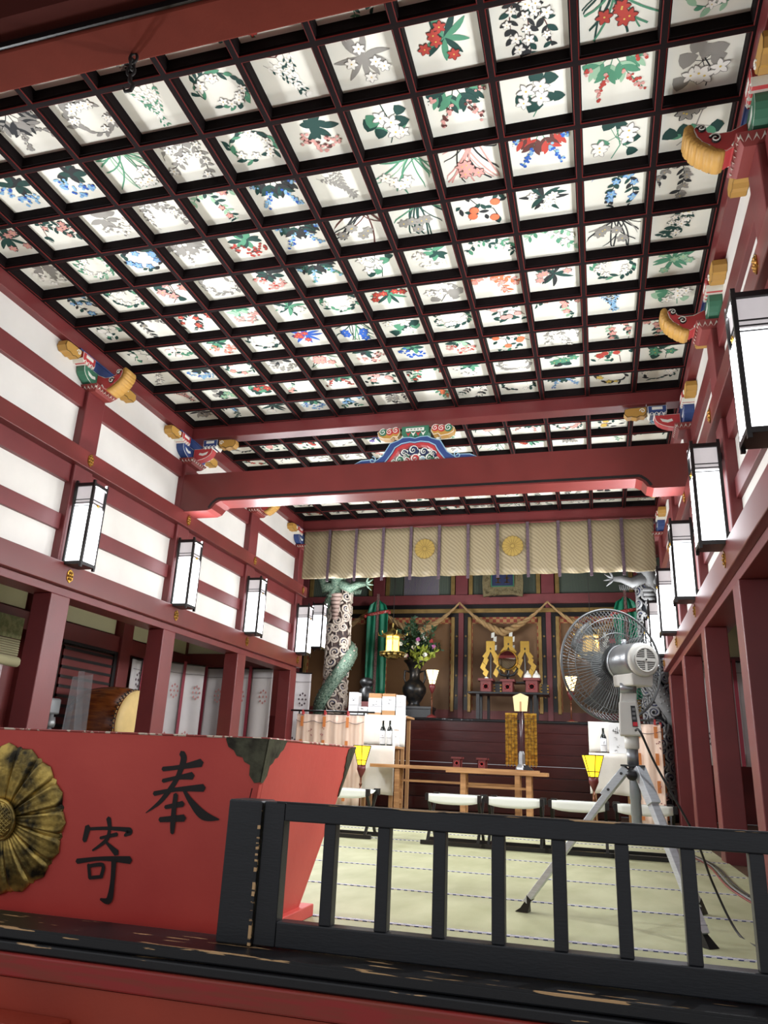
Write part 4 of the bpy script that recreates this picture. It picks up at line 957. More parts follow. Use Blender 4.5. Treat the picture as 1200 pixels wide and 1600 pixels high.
def gold_gohei(label, x, y, z, h, left=True):
    t = thing('golden_paper_wand', label, 'wand', (x, y, z), 'golden zigzag wands on the altar')
    MB().tube([(x, y, z), (x, y, z+h*.9)], .014, 8).build('shaft', BLACK, t)
    m = MB(); zt = z+h
    m.box(x-.085, x+.085, y-.03, y-.022, zt-.20, zt)
    for s_ in (-1, 1):
        if s_ == -1: P = [(x-.085, zt-.20), (x-.0, zt-.20), (x-.075, zt-.36), (x-.16, zt-.30)]
        else: P = [(x+.085, zt-.20), (x+.16, zt-.30), (x+.075, zt-.36), (x+.0, zt-.20)]
        m.prism(P, (0, y, 0), (1, 0, 0), (0, 0, 1), (0, -1, 0), .022, .030)
        zz = zt-.34; xx = x+s_*.12
        for k in range(3):
            dx = (.03 if k % 2 else -.02)*s_
            m.prism([(xx+dx-.05, zz-.06), (xx+dx+.02, zz-.13), (xx+dx+.065, zz-.02), (xx+dx-.005, zz+.05)][::1], (0, y, 0), (1, 0, 0), (0, 0, 1), (0, -1, 0), .03+.003*k, .036+.003*k); zz -= .115
    m.build('golden_streamer', mat('gold_leaf', (222, 184, 92), 0.25, 0.9) if 'gold_leaf' not in bpy.data.materials else bpy.data.materials['gold_leaf'], t)
    m = MB(); m.lathe([(.05, 0), (.03, .04)], (x, y, z), 8); m.box(x-.012, x+.012, y-.034, y-.031, zt-.17, zt-.13); m.build('socket', BLACK, t)
gold_gohei('golden zigzag wand left of the round mirror', 2.54, 14.7, 2.21, .78)
gold_gohei('golden zigzag wand behind and above the round mirror', 2.88, 14.75, 2.21, .88)
gold_gohei('golden zigzag wand right of the round mirror', 3.20, 14.7, 2.21, .78)
mi = thing('round_mirror', 'round silver mirror on a carved black stand in the altar centre', 'mirror', (2.87, 14.62, 2.21))
MB().lathe([(.0, 0), (.165, 0), (.17, .012), (.165, .02)], (2.87, 14.60, 2.62), 40, 0, (0, -1, 0.12)).build('mirror_disc', MIRR, mi)
m = MB(); m.tube([(2.87+.185*math.cos(a), 14.61, 2.62+.185*math.sin(a)) for a in [2*pi*k/32 for k in range(32)]], .012, 6, closed=True); m.build('rim', GOLD, mi, smooth=True)
m = MB(); m.box(2.80, 2.94, 14.58, 14.66, 2.21, 2.25); m.tube([(2.87, 14.62, 2.25), (2.87, 14.62, 2.44)], .02, 8)
for s_ in (-1, 1): m.tube([(2.87, 14.62, 2.32), (2.87+s_*.12, 14.62, 2.34), (2.87+s_*.19, 14.62, 2.46), (2.87+s_*.15, 14.62, 2.5)], [.02, .025, .018, .008], 8)
m.build('stand', BLACK, mi, smooth=True)
def sanbo(label, x, y, z, s=1.0):
    t = thing('offering_stand', label, 'stand', (x, y, z), 'small red lacquer offering stands')
    a = .085*s
    m = MB(); 
    for (x0_, x1_) in ((-a, -a*.45), (a*.45, a)): m.box(x+x0_, x+x1_, y-a, y-a+.008, z, z+.16*s)
    m.box(x-a*.45, x+a*.45, y-a, y-a+.008, z, z+.045*s); m.box(x-a*.45, x+a*.45, y-a, y-a+.008, z+.115*s, z+.16*s)
    m.box(x-a, x-a+.008, y-a, y+a, z, z+.16*s); m.box(x+a-.008, x+a, y-a, y+a, z, z+.16*s); m.box(x-a, x+a, y+a-.008, y+a, z, z+.16*s)
    m.build('pedestal', REDD, t)
    m = MB(); q = a*1.35; m.box(x-q, x+q, y-q, y+q, z+.16*s, z+.168*s)
    for x0_, x1_, y0_, y1_ in ((-q, q, -q, -q+.006), (-q, q, q-.006, q), (-q, -q+.006, -q, q), (q-.006, q, -q, q)): m.box(x+x0_, x+x1_, y+y0_, y+y1_, z+.168*s, z+.195*s)
    m.build('tray', REDD, t)
    m = MB(); m.tube([(x+a*.42*math.cos(k*pi/8), y-a-.002, z+.08*s+a*.42*math.sin(k*pi/8)) for k in range(16)], .004, 5, closed=True); m.build('round_opening_rim', PRED, t)
    return t
sanbo('red offering stand at the left end of the altar table', 2.52, 14.25, 1.97, 1.25)
sanbo('red offering stand in the middle of the altar table', 2.92, 14.25, 1.97, 1.2)
sanbo('red offering stand under the two white jars', 3.36, 14.25, 1.97, 1.35)
for x, lab in ((3.28, 'small white lidded jar, left of the pair on a red stand'), (3.44, 'small white lidded jar, right of the pair on a red stand')):
    t = thing('lidded_jar', lab, 'jar', (x, 14.25, 2.20), 'white jars on the altar')
    MB().lathe([(.035, 0), (.068, .03), (.072, .08), (.05, .115), (.03, .125)], (x, 14.25, 2.20), 16).build('body', OFFW, t, smooth=True)
    MB().lathe([(.032, 0), (.03, .015), (.012, .03), (.018, .045), (.005, .055)], (x, 14.25, 2.325), 12).build('lid', OFFW, t, smooth=True)
t = thing('small_white_dish', 'tiny white dish on the left altar offering stand', 'dish', (2.52, 14.25, 2.19)); MB().lathe([(.02, 0), (.04, .02), (.005, .045)], (2.52, 14.25, 2.216), 12).build('bowl', OFFW, t, smooth=True)
for s_, lab in ((-1, 'stepped black box with gilt corners left of the altar table stands'), (1, 'stepped black box with gilt corners right of the white jars')):
    t = thing('black_lacquer_stack', lab, 'box', (2.72 if s_ < 0 else 3.58, 14.38, 1.97)); x = 2.72 if s_ < 0 else 3.58
    MB().box(x-.07, x+.07, 14.3, 14.45, 1.97, 2.14).build('body', BLACK, t)
    m = MB()
    for k in range(3): m.box(x-.075, x-.045, 14.29, 14.31, 1.99+.055*k, 2.01+.055*k); m.box(x+.045, x+.075, 14.29, 14.31, 1.99+.055*k, 2.01+.055*k)
    m.build('gilt_corner', GOLD, t)
MB  # end of altar furniture

# ---------------------------------------------------------------- gohei stand with golden strips in front of the steps
gs = thing('golden_strip_stand', 'black staff with pale wooden head and hanging golden strips', 'stand', (3.47, 10.9, .64))
x, y = 3.47, 10.88
MB().tube([(x, y, .70), (x, y, 1.42)], .022, 10).build('staff', mat('staff_lacquer', (60, 38, 44), 0.3), gs, smooth=True)
MB().prism([(-.085, 0), (.085, 0), (.105, .20), (0, .245), (-.105, .20)], (x, y-.03, 1.41), (1, 0, 0), (0, 0, 1), (0, 1, 0), -.02, .02).build('wooden_head', TAG, gs)
m = MB(); m.box(x-.012, x+.012, y-.053, y-.048, 1.41, 1.54); m.build('head_slot', PLY, gs)
for s_ in (-1, 1):
    for c in range(4):
        m = MB(); xx = x+s_*(.07+.042*c)
        for k in range(15):
            z = 1.36-.044*k
            m.hexa([(xx-.018, y-.03-.01*((k+c) % 2), z-.04), (xx+.018, y-.03-.01*((k+c) % 2), z-.04), (xx+.018, y-.022, z-.04), (xx-.018, y-.022, z-.04),
                    (xx-.018, y-.022-.014*((k+c+1) % 2), z), (xx+.018, y-.022-.014*((k+c+1) % 2), z), (xx+.018, y-.014, z), (xx-.018, y-.014, z)])
        m.add([(xx-.012, y-.03, .70), (xx+.012, y-.03, .70), (xx, y-.03, .675), (xx, y-.02, .70)], [(0, 2, 1), (0, 1, 3), (1, 2, 3), (2, 0, 3)])
        m.build('golden_strip', GOLD, gs)
    m = MB(); m.box(x+s_*.045, x+s_*.045+s_*.17, y-.035, y-.01, 1.36, 1.385) if s_ > 0 else m.box(x-.215, x-.045, y-.035, y-.01, 1.36, 1.385)
    m.build('golden_bar', GOLD, gs)
m = MB(); m.lathe([(.09, 0), (.085, .03), (.05, .07), (.045, .20), (.03, .24)], (x, y, .64), 6); m.build('metal_socket', SILVER, gs)
m = MB(); m.hexa([(x+.03, y-.08, .64), (x+.16, y-.08, .64), (x+.16, y+.08, .64), (x+.03, y+.08, .64), (x+.03, y-.06, .70), (x+.08, y-.06, .70), (x+.08, y+.06, .70), (x+.03, y+.06, .70)]); m.build('black_wedge', BPLAS, gs)

# ---------------------------------------------------------------- wooden tables in front of the steps
def wood_table(label, x0, x1, y0, y1, z, legs, stretch=True):
    t = thing('wooden_offering_table', label, 'table', ((x0+x1)/2, (y0+y1)/2, 0), 'pale wooden tables before the steps')
    B('table_top', WOOD, t, x0, x1, y0, y1, z-.045, z, .004)
    for xl in legs:
        for yy in (y0+.07, y1-.07): B('leg', WOOD, t, xl-.035, xl+.035, yy-.03, yy+.03, 0, z-.045, .004)
        B('leg_rail', WOOD, t, xl-.03, xl+.03, y0+.1, y1-.1, .12, .18, .003)
    if stretch: B('long_stretcher', WOOD, t, legs[0]+.035, legs[-1]-.035, (y0+y1)/2-.015, (y0+y1)/2+.015, z-.22, z-.19, .003)
    return t
wood_table('longer pale wooden table with the golden strip stand on its end', 1.36, 3.70, 10.72, 11.04, .635, (1.75, 3.42))
wood_table('lower pale wooden table in front, its right end past the long one', 2.56, 3.86, 10.15, 10.45, .615, (2.78, 3.62))
sanbo('red offering stand on the wooden table, left of two', 2.58, 10.9, .635, .7)
sanbo('red offering stand on the wooden table, right of two', 2.93, 10.9, .635, .7)

# ---------------------------------------------------------------- cloth covered tables, boxes and bottles
def drape(label, x0, x1, y0, y1, z, zb, name='cloth_covered_table'):
    t = thing(name, label, 'table', ((x0+x1)/2, (y0+y1)/2, 0), 'white cloth covered tables')
    def fn(u, v):  # front sheet
        return (x0+u*(x1-x0), y0-.012-.012*math.sin(u*14)*(1-v), zb+(z-zb)*v+.01*math.sin(u*5)*(1-v))
    m = MB(); m.grid(fn, 22, 8); o = m.build('cloth_front', CLOTHW, t, smooth=True); q = o.modifiers.new('s', 'SOLIDIFY'); q.thickness = .004
    B('cloth_top', CLOTHW, t, x0, x1, y0-.012, y1, z, z+.006)
    B('board', KRAFT, t, x0+.01, x1+.03, y0, y1, z-.03, z-.001)
    for xx in (x0+.05, x1-.05):
        for yy in (y0+.05, y1-.05): B('leg', KRAFT, t, xx-.025, xx+.025, yy-.025, yy+.025, 0, z-.03)
    return t
drape('tall white cloth table on the left carrying white boxes', 0.98, 1.66, 11.55, 12.0, 1.345, .90)
drape('lower white cloth table on the left carrying wrapped bottles', 1.02, 1.62, 11.1, 11.5, .885, .22)
drape('tall white cloth table on the right behind the fan stand', 4.36, 4.95, 11.5, 11.95, 1.33, .92)
drape('lower white cloth table on the right carrying a bottle and carton', 4.36, 4.92, 11.05, 11.45, .90, .38)
def strokes(mb, x, y, z, sz, seed, n=6, mi=0):
    r = random.Random(seed)
    for k in range(n):
        a, b = r.uniform(-.5, .5)*sz, r.uniform(-.5, .5)*sz
        if r.random() < .5: mb.box(x+a-sz*.25, x+a+sz*.25, y-.003, y, z+b-sz*.04, z+b+sz*.04, mi)
        else: mb.box(x+a-sz*.04, x+a+sz*.04, y-.003, y, z+b-sz*.2, z+b+sz*.2, mi)
def gift_box(label, x0, x1, y0, z, h, wrap=(0, 1), seed=1, mw=BOXW):
    t = thing('wrapped_gift_box', label, 'box', ((x0+x1)/2, y0+.09, z), 'offering boxes on the tall left table')
    B('carton', KRAFT, t, x0, x1, y0, y0+.18, z, z+h, .003)
    a, b = wrap
    wr = B('white_wrapper', mw, t, x0-.002, x1+.002, y0-.003, y0+.183, z+h*a, z+h*b)
    m = MB(); strokes(m, (x0+x1)/2, y0-.003, z+h*(a+(b-a)*.66), (x1-x0)*.35, seed, 7); m.build('brush_writing', INK, wr)
    m = MB(); m.box(x0-.004, x1+.004, y0-.006, y0-.003, z+h*(a+(b-a)*.42), z+h*(a+(b-a)*.42)+.004); m.build('paper_cord', VALD, wr)
gift_box('tall narrow white box, leftmost on the tall cloth table', 0.705+.0, 0.85, 11.62, 1.351, .34, (0, 1), 2)
gift_box('small low white box between the tall one and the cartons', 0.875, 1.005, 11.60, 1.351, .12, (0, 1), 3)
gift_box('brown carton wrapped in white paper, left of the two cartons', 1.03, 1.235, 11.62, 1.351, .33, (.12, .78), 4)
gift_box('brown carton wrapped in white paper, right of the two cartons', 1.255, 1.46, 11.62, 1.351, .33, (.22, .86), 5)
gift_box('narrow patterned white box at the right end beside the vase', 1.48, 1.585, 11.62, 1.351, .31, (0, 1), 6)
t = thing('table_extension', 'low black bench under the leftmost boxes behind the gauze curtain', 'bench', (0.6, 11.7, 0))
B('bench_top', BLACK, t, 0.30, 0.97, 11.55, 11.95, 1.30, 1.348); 
for xx in (.36, .9): B('leg', BLACK, t, xx-.03, xx+.03, 11.7, 11.76, 0, 1.30)
def bottle(label, x, y, z, h=.33, paper=True):
    t = thing('sake_bottle', label, 'bottle', (x, y, z), 'large bottles offered on the cloth tables'); r = .042
    MB().lathe([(r*.95, 0), (r, .01), (r, h*.58), (r*.9, h*.66), (r*.42, h*.78), (r*.33, h*.94), (r*.38, h*.95), (r*.38, h)], (x, y, z), 18).build('glass', GLASSD, t, smooth=True)
    MB().lathe([(r*1.04, .02), (r*1.04, h*.58)], (x, y, z), 18).build('label', LABEL, t, smooth=True)
    m = MB(); strokes(m, x, y-r*1.05, z+h*.42, .03, int(x*100), 4); m.box(x-r*.8, x+r*.8, y-r*1.06-.002, y-r*1.04, z+h*.3, z+h*.3+.004); m.build('brush_writing', INK, t)
bottle('dark bottle with white label, left of the pair on the cloth table', 1.40, 11.2, .891, .36)
bottle('dark bottle with white label, right of the pair on the cloth table', 1.505, 11.2, .891, .36)
bottle('dark bottle with white label on the right cloth table beside the carton', 4.56, 11.18, .906, .33)
t = thing('wrapped_bundle', 'squat bottle wrapped in white paper beside the two dark bottles', 'bottle', (1.60, 11.2, .891))
MB().lathe([(.05, 0), (.058, .05), (.058, .16), (.035, .22), (.03, .24), (.05, .27)], (1.605, 11.2, .891), 16).build('paper_wrap', LABEL, t, smooth=True); m = MB(); strokes(m, 1.605, 11.14, 1.03, .03, 8, 4); m.build('brush_writing', INK, t); 
MB().tube([(1.605+.034*math.cos(k*pi/6), 11.2+.034*math.sin(k*pi/6), 1.115) for k in range(12)], .006, 5, closed=True).build('straw_tie', ROPE, t)
t = thing('bottle_carton', 'white lidded carton with brush writing behind the fan stand', 'box', (4.72, 11.2, .906))
MB().prism([(-.11, 0), (.11, 0), (.11, .36), (.07, .42), (-.07, .42), (-.11, .36)], (4.74, 11.2, .906), (1, 0, 0), (0, 0, 1), (0, 1, 0), -.06, .06).build('carton', BOXW, t)
m = MB()
for k, zz in enumerate((.31, .30, .19, .09, .03)): strokes(m, 4.74+(k % 2)*.03-.02, 11.14, .906+zz, .07 if k < 2 else .035, 20+k, 6)
m.build('brush_writing', INK, t)

# ---------------------------------------------------------------- gauze curtains on black poles
def gauze(label, pts, z1, zb, strips, name='gauze_curtain'):
    """standing screen of peach gauze following a plan polyline"""
    t = thing(name, label, 'curtain', (pts[0][0], pts[0][1], 0), 'peach gauze standing curtains')
    def pl(s):
        L_ = [math.dist(pts[i], pts[i+1]) for i in range(len(pts)-1)]; T = sum(L_); d = s*T
        for i, l in enumerate(L_):
            if d <= l or i == len(L_)-1: q = d/l; return Vector((pts[i][0]+(pts[i+1][0]-pts[i][0])*q, pts[i][1]+(pts[i+1][1]-pts[i][1])*q, 0))
            d -= l
    def fn(u, v):
        p = pl(u); return (p.x, p.y+.018*math.sin(u*40)*(1-v*.5), zb+(z1-zb)*v)
    m = MB(); m.grid(fn, 60, 10); o = m.build('gauze', PEACH, t, smooth=True); q = o.modifiers.new('s', 'SOLIDIFY'); q.thickness = .003
    for s in strips:
        p = pl(s)
        for k in range(4):
            zt = z1-.03-k*(z1-zb)*.27; MB().box(p.x-.022, p.x+.022, p.y-.034, p.y-.028, zt-.15, zt).build('orange_braid', ORANGE, t)
        MB().box(p.x-.012, p.x+.012, p.y-.03, p.y+.03, z1-.01, z1+.06).build('red_loop', PRED, t)
    m = MB(); n = 30; m.tube([pl(i/n)+Vector((0, -.03, z1-.09-.035*abs(math.sin(i/n*pi*4)))) for i in range(n+1)], .004, 5); m.build('thin_cord', VALD, t)
    m = MB(); r = random.Random(4)
    for k in range(7):
        p = pl(r.random()); zz = r.uniform(zb+.2, z1-.2)
        for q in range(6): a, b = r.uniform(-.04, .04), r.uniform(-.06, .06); m.box(p.x+a-.008, p.x+a+.008, p.y-.028, p.y-.026, zz+b-.008, zz+b+.008)
    m.build('printed_sprig', PRINTP, t)
    a, b = pl(0), pl(1); d = (b-a).normalized()
    MB().tube([a-d*.12+Vector((0, 0, z1+.05)), b+d*.15+Vector((0, 0, z1+.05))] if len(pts) == 2 else [a+Vector((0, 0, z1+.05)), Vector((*pts[1], z1+.05)), b+Vector((0, 0, z1+.05))], .014, 8).build('pole', BLACK, t)
    for s in (0.02, .98): p = pl(s); MB().tube([(p.x, p.y+.03, 0), (p.x, p.y+.03, z1+.05)], .014, 8).build('upright', BLACK, t)
gauze('peach gauze curtain on a black pole left of the altar steps', [(0.10, 10.98), (1.16, 11.02)], 1.30, .04, (.09, .42, .76))
gauze('peach gauze curtain wrapped round the right side of the altar steps', [(4.97, 11.0), (5.30, 10.9), (5.36, 11.9)], 1.29, .03, (.03, .2, .5))

# ---------------------------------------------------------------- dark draped object left of the boxes
t = thing('veiled_black_figure', 'black rounded ritual object on a dark red cloth behind the white boxes', 'ornament', (0.62, 12.6, 1.0))
MB().hexa([(.30, 12.35, .0), (.95, 12.35, .0), (.95, 12.85, .0), (.30, 12.85, .0), (.52, 12.5, 1.62), (.86, 12.5, 1.62), (.86, 12.75, 1.62), (.52, 12.75, 1.62)]).build('dark_red_cloth', REDD, t)
MB().lathe([(.12, 0), (.13, .1), (.12, .2), (.07, .24), (.10, .28), (.125, .33), (.10, .38), (.04, .41)], (.68, 12.62, 1.62), 18).build('black_body', BPLAS, t, smooth=True)

# ---------------------------------------------------------------- stools
def stool(label, x, y, wd=.50):
    """low folding stool: canvas slung between two bars, crossed legs, ground runners"""
    t = thing('folding_stool', label, 'stool', (x, y, 0), 'black folding stools with white canvas seats')
    dy = .17; z = .405
    def fn(u, v):
        return (x-wd/2+.035+u*(wd-.07), y-dy+2*dy*v, z+.005-.03*math.sin(pi*v))
    m = MB(); m.grid(fn, 10, 10)
    def fl_(u, v): return (x-wd/2+.035+u*(wd-.07), y-dy-.014-.003*math.sin(u*9), z+.012-v*(.085-.02*abs(2*u-1)**3))
    m.grid(fl_, 10, 3); o = m.build('canvas_seat', CANV, t, smooth=True); q = o.modifiers.new('s', 'SOLIDIFY'); q.thickness = .006
    for yy in (-dy, dy): MB().box(x-wd/2, x+wd/2, y+yy-.012, y+yy+.012, z-.022, z+.004).build('seat_bar', BLACK, t)
    for s_ in (-1, 1):
        xx = x+s_*(wd/2-.03)
        for yy in (-dy, dy): MB().box(xx-.024, xx+.03, y+yy-.02, y+yy+.02, z-.045, z+.014).build('corner_cap', BLACK, t)
        for q_ in (-1, 1):
            MB().hexa([(xx-.012, y-q_*dy-.014, .03), (xx+.012, y-q_*dy-.014, .03), (xx+.012, y-q_*dy+.014, .03), (xx-.012, y-q_*dy+.014, .03),
                       (xx-.012, y+q_*dy-.014, z-.02), (xx+.012, y+q_*dy-.014, z-.02), (xx+.012, y+q_*dy+.014, z-.02), (xx-.012, y+q_*dy+.014, z-.02)]).build('leg', BLACK, t)
    for yy in (-dy, dy): MB().box(x-wd/2-.03, x+wd/2+.03, y+yy-.018, y+yy+.018, 0.002, .035).build('ground_runner', BLACK, t)
    MB().box(x-wd/2, x+wd/2, y-.01, y+.01, .12, .14).build('stretcher', BLACK, t)
    return t
sy = 7.08
s0 = stool('white canvas folding stool, left end of the row behind the rail', 3.25, sy)
for k, lab in enumerate(('white canvas folding stool, second from the left in the row behind the rail', 'white canvas folding stool, third from the left, in front of the steps', 'white canvas folding stool at the right end behind the fan tripod')):
    dup(s0, (3.25+.53*(k+1), sy, 0), lab)
dup(s0, (2.22, 7.15, 0), 'white canvas folding stool by itself beside the offering box')

# ---------------------------------------------------------------- offering box
ob_ = thing('offering_box', 'large red offering box flared towards the top with a gilt chrysanthemum crest', 'offering box', (2.25, 3.05, 0))
xr, xl = 3.36, 1.14; xrb, xlb = 3.22, 1.28
yf, yb_ = 2.60, 3.65; yfb, ybb = 2.72, 3.40; zt, zb = .722, .05
e = Vector((0, -.12, .675)).normalized(); nf = Vector((0, -.675, -.12)).normalized()   # up the front face, outward normal
m = MB(); th = .03
m.hexa([(xlb, yfb, zb), (xrb, yfb, zb), (xrb, yfb+th, zb), (xlb, yfb+th, zb), (xl, yf, zt), (xr, yf, zt), (xr, yf+th, zt), (xl, yf+th, zt)]); m.build('front_board', REDB, ob_, bevel=.003)
m = MB(); m.hexa([(xlb, ybb-th, zb), (xrb, ybb-th, zb), (xrb, ybb, zb), (xlb, ybb, zb), (xl, yb_-th, zt), (xr, yb_-th, zt), (xr, yb_, zt), (xl, yb_, zt)]); m.build('rear_board', REDB, ob_, bevel=.003)
for s_ in (-1, 1):
    a, b = (xlb, xl) if s_ < 0 else (xrb, xr); ti = -s_*th
    P = [(a, yfb+th, zb), (a+ti, yfb+th, zb), (a+ti, ybb-th, zb), (a, ybb-th, zb), (b, yf+th, zt), (b+ti, yf+th, zt), (b+ti, yb_-th, zt), (b, yb_-th, zt)]
    if s_ > 0: P = [P[1], P[0], P[3], P[2], P[5], P[4], P[7], P[6]]
    MB().hexa(P).build('side_board', REDB, ob_)
for k in range(9):
    yy = yf+.1+k*.1; B('top_slat', REDB, ob_, xl+.03, xr-.03, yy-.015, yy+.015, zt-.10, zt-.06)
B('bottom_board', REDB, ob_, xlb+.02, xrb-.02, yfb+.02, ybb-.02, zb, zb+.02)
for x in (xlb-.03, xrb-.10): B('base_sledge', REDB, ob_, x, x+.13, yfb-.06, ybb+.10, 0.001, zb, .004)
B('base_front', REDB, ob_, xlb-.05, xrb+.02, yfb-.05, yfb-.012, 0.001, zb+.012, .003)
# rim wear
m = MB(); 
for a, b in (((xl, yf), (xr, yf)), ((xr, yf), (xr, yb_))):
    m.tube([(a[0], a[1]+.002, zt), (b[0], b[1], zt)], .004, 5)
m.build('worn_rim', mat('worn_rim_paint', (150, 60, 52), 0.6, c2=(206, 190, 170), thr=(.52, .56), vscale=30), ob_)
MB().tube([(xr-.045, yf+.0-.003, zt-.17), (xrb-.045+.0, yfb-.003, zb)], .0025, 5).build('corner_joint', REDD, ob_)
# corner fittings
def fit(o, u, v, n, w_=.16, h_=.15, t_=.004, mir=1, par=ob_):
    P = [(0, 0), (0, -h_*1.0), (-.02, -h_*1.02), (-.045, -h_*.85), (-.05, -h_*.62), (-.075, -h_*.55), (-.085, -h_*.45), (-.11, -h_*.42), (-.125, -h_*.3), (-.15, -h_*.22), (-.165, -h_*.05), (-w_-.01, 0)]
    P = [(p[0]*mir, p[1]) for p in P]
    if mir > 0: P = P[::-1]
    m = MB(); m.prism(P, o, u, v, n, 0, t_); return m.build('corner_fitting', BRONZE, par)
side_u = Vector((0, 1, 0)); up_s = Vector((xr-xrb, 0, zt-zb)).normalized(); ns = Vector((zt-zb, 0, -(xr-xrb))).normalized()
fit((xr, yf, zt), (1, 0, 0), tuple(Vector((xr-xrb, yf-yfb, zt-zb)).normalized()), tuple(nf), .155, .155); ve1 = Vector((xr-xrb, yf-yfb, zt-zb)).normalized(); ve2 = Vector((xr-xrb, yb_-ybb, zt-zb)).normalized()
fit((xr, yf, zt), (0, 1, 0), tuple(ve1), tuple(ns), .16, .155, .004, -1)
fit((xr, yb_-.002, zt), (0, 1, 0), tuple(ve2), tuple(ns), .07, .24, .004, .6)
B0 = Vector((0, yfb, zb))
def onface(x, s, off=0.004): return Vector((x, 0, 0))+B0+e*s+nf*off
HO = [[(3.013, 0.62, 0.0208), (3.022, 0.596, 0.0227), (3.0, 0.534, 0.017), (2.971, 0.49, 0.017), (2.929, 0.441, 0.0132), (2.873, 0.4, 0.0028)], [(2.937, 0.559, 0.0151), (3.012, 0.57, 0.0151), (3.094, 0.588, 0.0264)], [(2.939, 0.517, 0.0132), (2.997, 0.531, 0.0132), (3.06, 0.541, 0.0246)], [(2.905, 0.47, 0.0151), (2.994, 0.489, 0.0132), (3.107, 0.501, 0.0246)], [(3.026, 0.491, 0.0094), (3.061, 0.448, 0.0208), (3.111, 0.406, 0.0302), (3.173, 0.395, 0.0047)], [(2.954, 0.425, 0.0123), (3.026, 0.441, 0.0189)], [(2.934, 0.38, 0.0161), (3.033, 0.392, 0.0227)], [(2.996, 0.472, 0.017), (2.991, 0.425, 0.017), (2.988, 0.369, 0.0189), (2.987, 0.337, 0.0132)]]
KI = [[(2.715, 0.371, 0.0189), (2.723, 0.339, 0.0151)], [(2.632, 0.328, 0.0104), (2.707, 0.335, 0.0113), (2.788, 0.336, 0.0151), (2.808, 0.33, 0.0227), (2.787, 0.314, 0.0076)], [(2.628, 0.335, 0.0227), (2.615, 0.285, 0.017)], [(2.684, 0.299, 0.0094), (2.755, 0.317, 0.0132)], [(2.722, 0.329, 0.0113), (2.71, 0.293, 0.0132), (2.654, 0.253, 0.0066)], [(2.713, 0.284, 0.0094), (2.758, 0.251, 0.0227)], [(2.589, 0.21, 0.017), (2.691, 0.227, 0.0132), (2.816, 0.231, 0.0246)], [(2.64, 0.202, 0.0113), (2.649, 0.156, 0.0132)], [(2.642, 0.197, 0.0113), (2.702, 0.205, 0.0132), (2.697, 0.162, 0.0132)], [(2.647, 0.156, 0.0113), (2.702, 0.165, 0.0113)], [(2.749, 0.222, 0.0189), (2.747, 0.147, 0.017), (2.736, 0.086, 0.0227), (2.7, 0.086, 0.0076)]]
def catmull(P, n=6):
    out = []
    for i in range(len(P)-1):
        p0 = P[max(i-1, 0)]; p1 = P[i]; p2 = P[i+1]; p3 = P[min(i+2, len(P)-1)]
        for k in range(n):
            t_ = k/n; out.append(tuple(.5*((2*b)+(-a+c)*t_+(2*a-5*b+4*c-d)*t_*t_+(-a+3*b-3*c+d)*t_**3) for a, b, c, d in zip(p0, p1, p2, p3)))
    return out+[tuple(P[-1])]
def character(strk, name):
    m = MB()
    for si, s_ in enumerate(strk):
        P = catmull(s_) if len(s_) > 2 else [tuple(s_[0][j]*(1-q/5)+s_[1][j]*q/5 for j in range(3)) for q in range(6)]
        lft = []; rgt = []
        for i, p in enumerate(P):
            a = P[max(i-1, 0)]; b = P[min(i+1, len(P)-1)]; d = Vector((b[0]-a[0], b[1]-a[1])); d = d.normalized() if d.length else Vector((1, 0)); n_ = Vector((-d.y, d.x))*p[2]/2*1.12
            lft.append((p[0]+n_.x, p[1]+n_.y)); rgt.append((p[0]-n_.x, p[1]-n_.y))
        d0 = Vector((P[1][0]-P[0][0], P[1][1]-P[0][1])).normalized()*P[0][2]*.4; d1 = Vector((P[-1][0]-P[-2][0], P[-1][1]-P[-2][1])).normalized()*P[-1][2]*.4
        poly = [(P[0][0]-d0.x, P[0][1]-d0.y)]+lft+[(P[-1][0]+d1.x, P[-1][1]+d1.y)]+rgt[::-1]
        k = len(poly); off = .0022+.0004*si
        vt = [onface(x, s, off) for x, s in poly]; vb = [onface(x, s, 0) for x, s in poly]
        b_ = len(m.v); m.v += [tuple(v) for v in vt+vb]
        # strip faces (robust for bent strokes)
        nl = len(lft)
        L_ = list(range(b_+1, b_+1+nl)); Rr = list(range(b_+k-1, b_+k-1-nl, -1))
        for i in range(nl-1): m.f.append((L_[i], Rr[i], Rr[i+1], L_[i+1])); m.m.append(0)
        m.f.append((b_, Rr[0], L_[0])); m.m.append(0); m.f.append((b_+1+nl, L_[-1], Rr[-1])); m.m.append(0)
    o = m.build(name, INK, ob_); return o
character(HO, 'brush_character')['label'] = 'black brush character reading offer'; character(KI, 'brush_character')['label'] = 'black brush character reading donate'
# chrysanthemum crest
cc = (2.245, .345); RR = .285
m = MB()
def petal(a, r0_, r1_, wd, hgt, mi=0, base=.0):
    def fn(u, v):
        t_ = u; rr_ = r0_+(r1_-r0_)*t_; ww = wd*(.28+.72*min(1, t_*1.25))*(math.sqrt(max(0, 1-((t_-.86)/.14)**2)) if t_ > .86 else 1)
        q = (v*2-1); lx = rr_; ly = q*ww
        edge = .5+.5*math.cos(q*pi); hh = base+hgt*(.55*(1-q*q)**.5+.25*math.exp(-((abs(q)-.75)/.18)**2))*(math.sin(pi*min(1, .15+t_*.8))**.6)*(math.sqrt(max(0, 1-((t_-.86)/.14)**2))*.8+.2 if t_ > .86 else 1)
        X_ = lx*math.cos(a)-ly*math.sin(a); Y_ = lx*math.sin(a)+ly*math.cos(a)
        return onface(cc[0]+X_, cc[1]+Y_, max(.001, hh))
    m.grid(fn, 16, 10, mi)
for k in range(16): petal(2*pi*(k+.5)/16, .12, RR*.97, .022, .03)
for k in range(16): petal(2*pi*k/16, .06, RR, .045, .045, 0, .004)
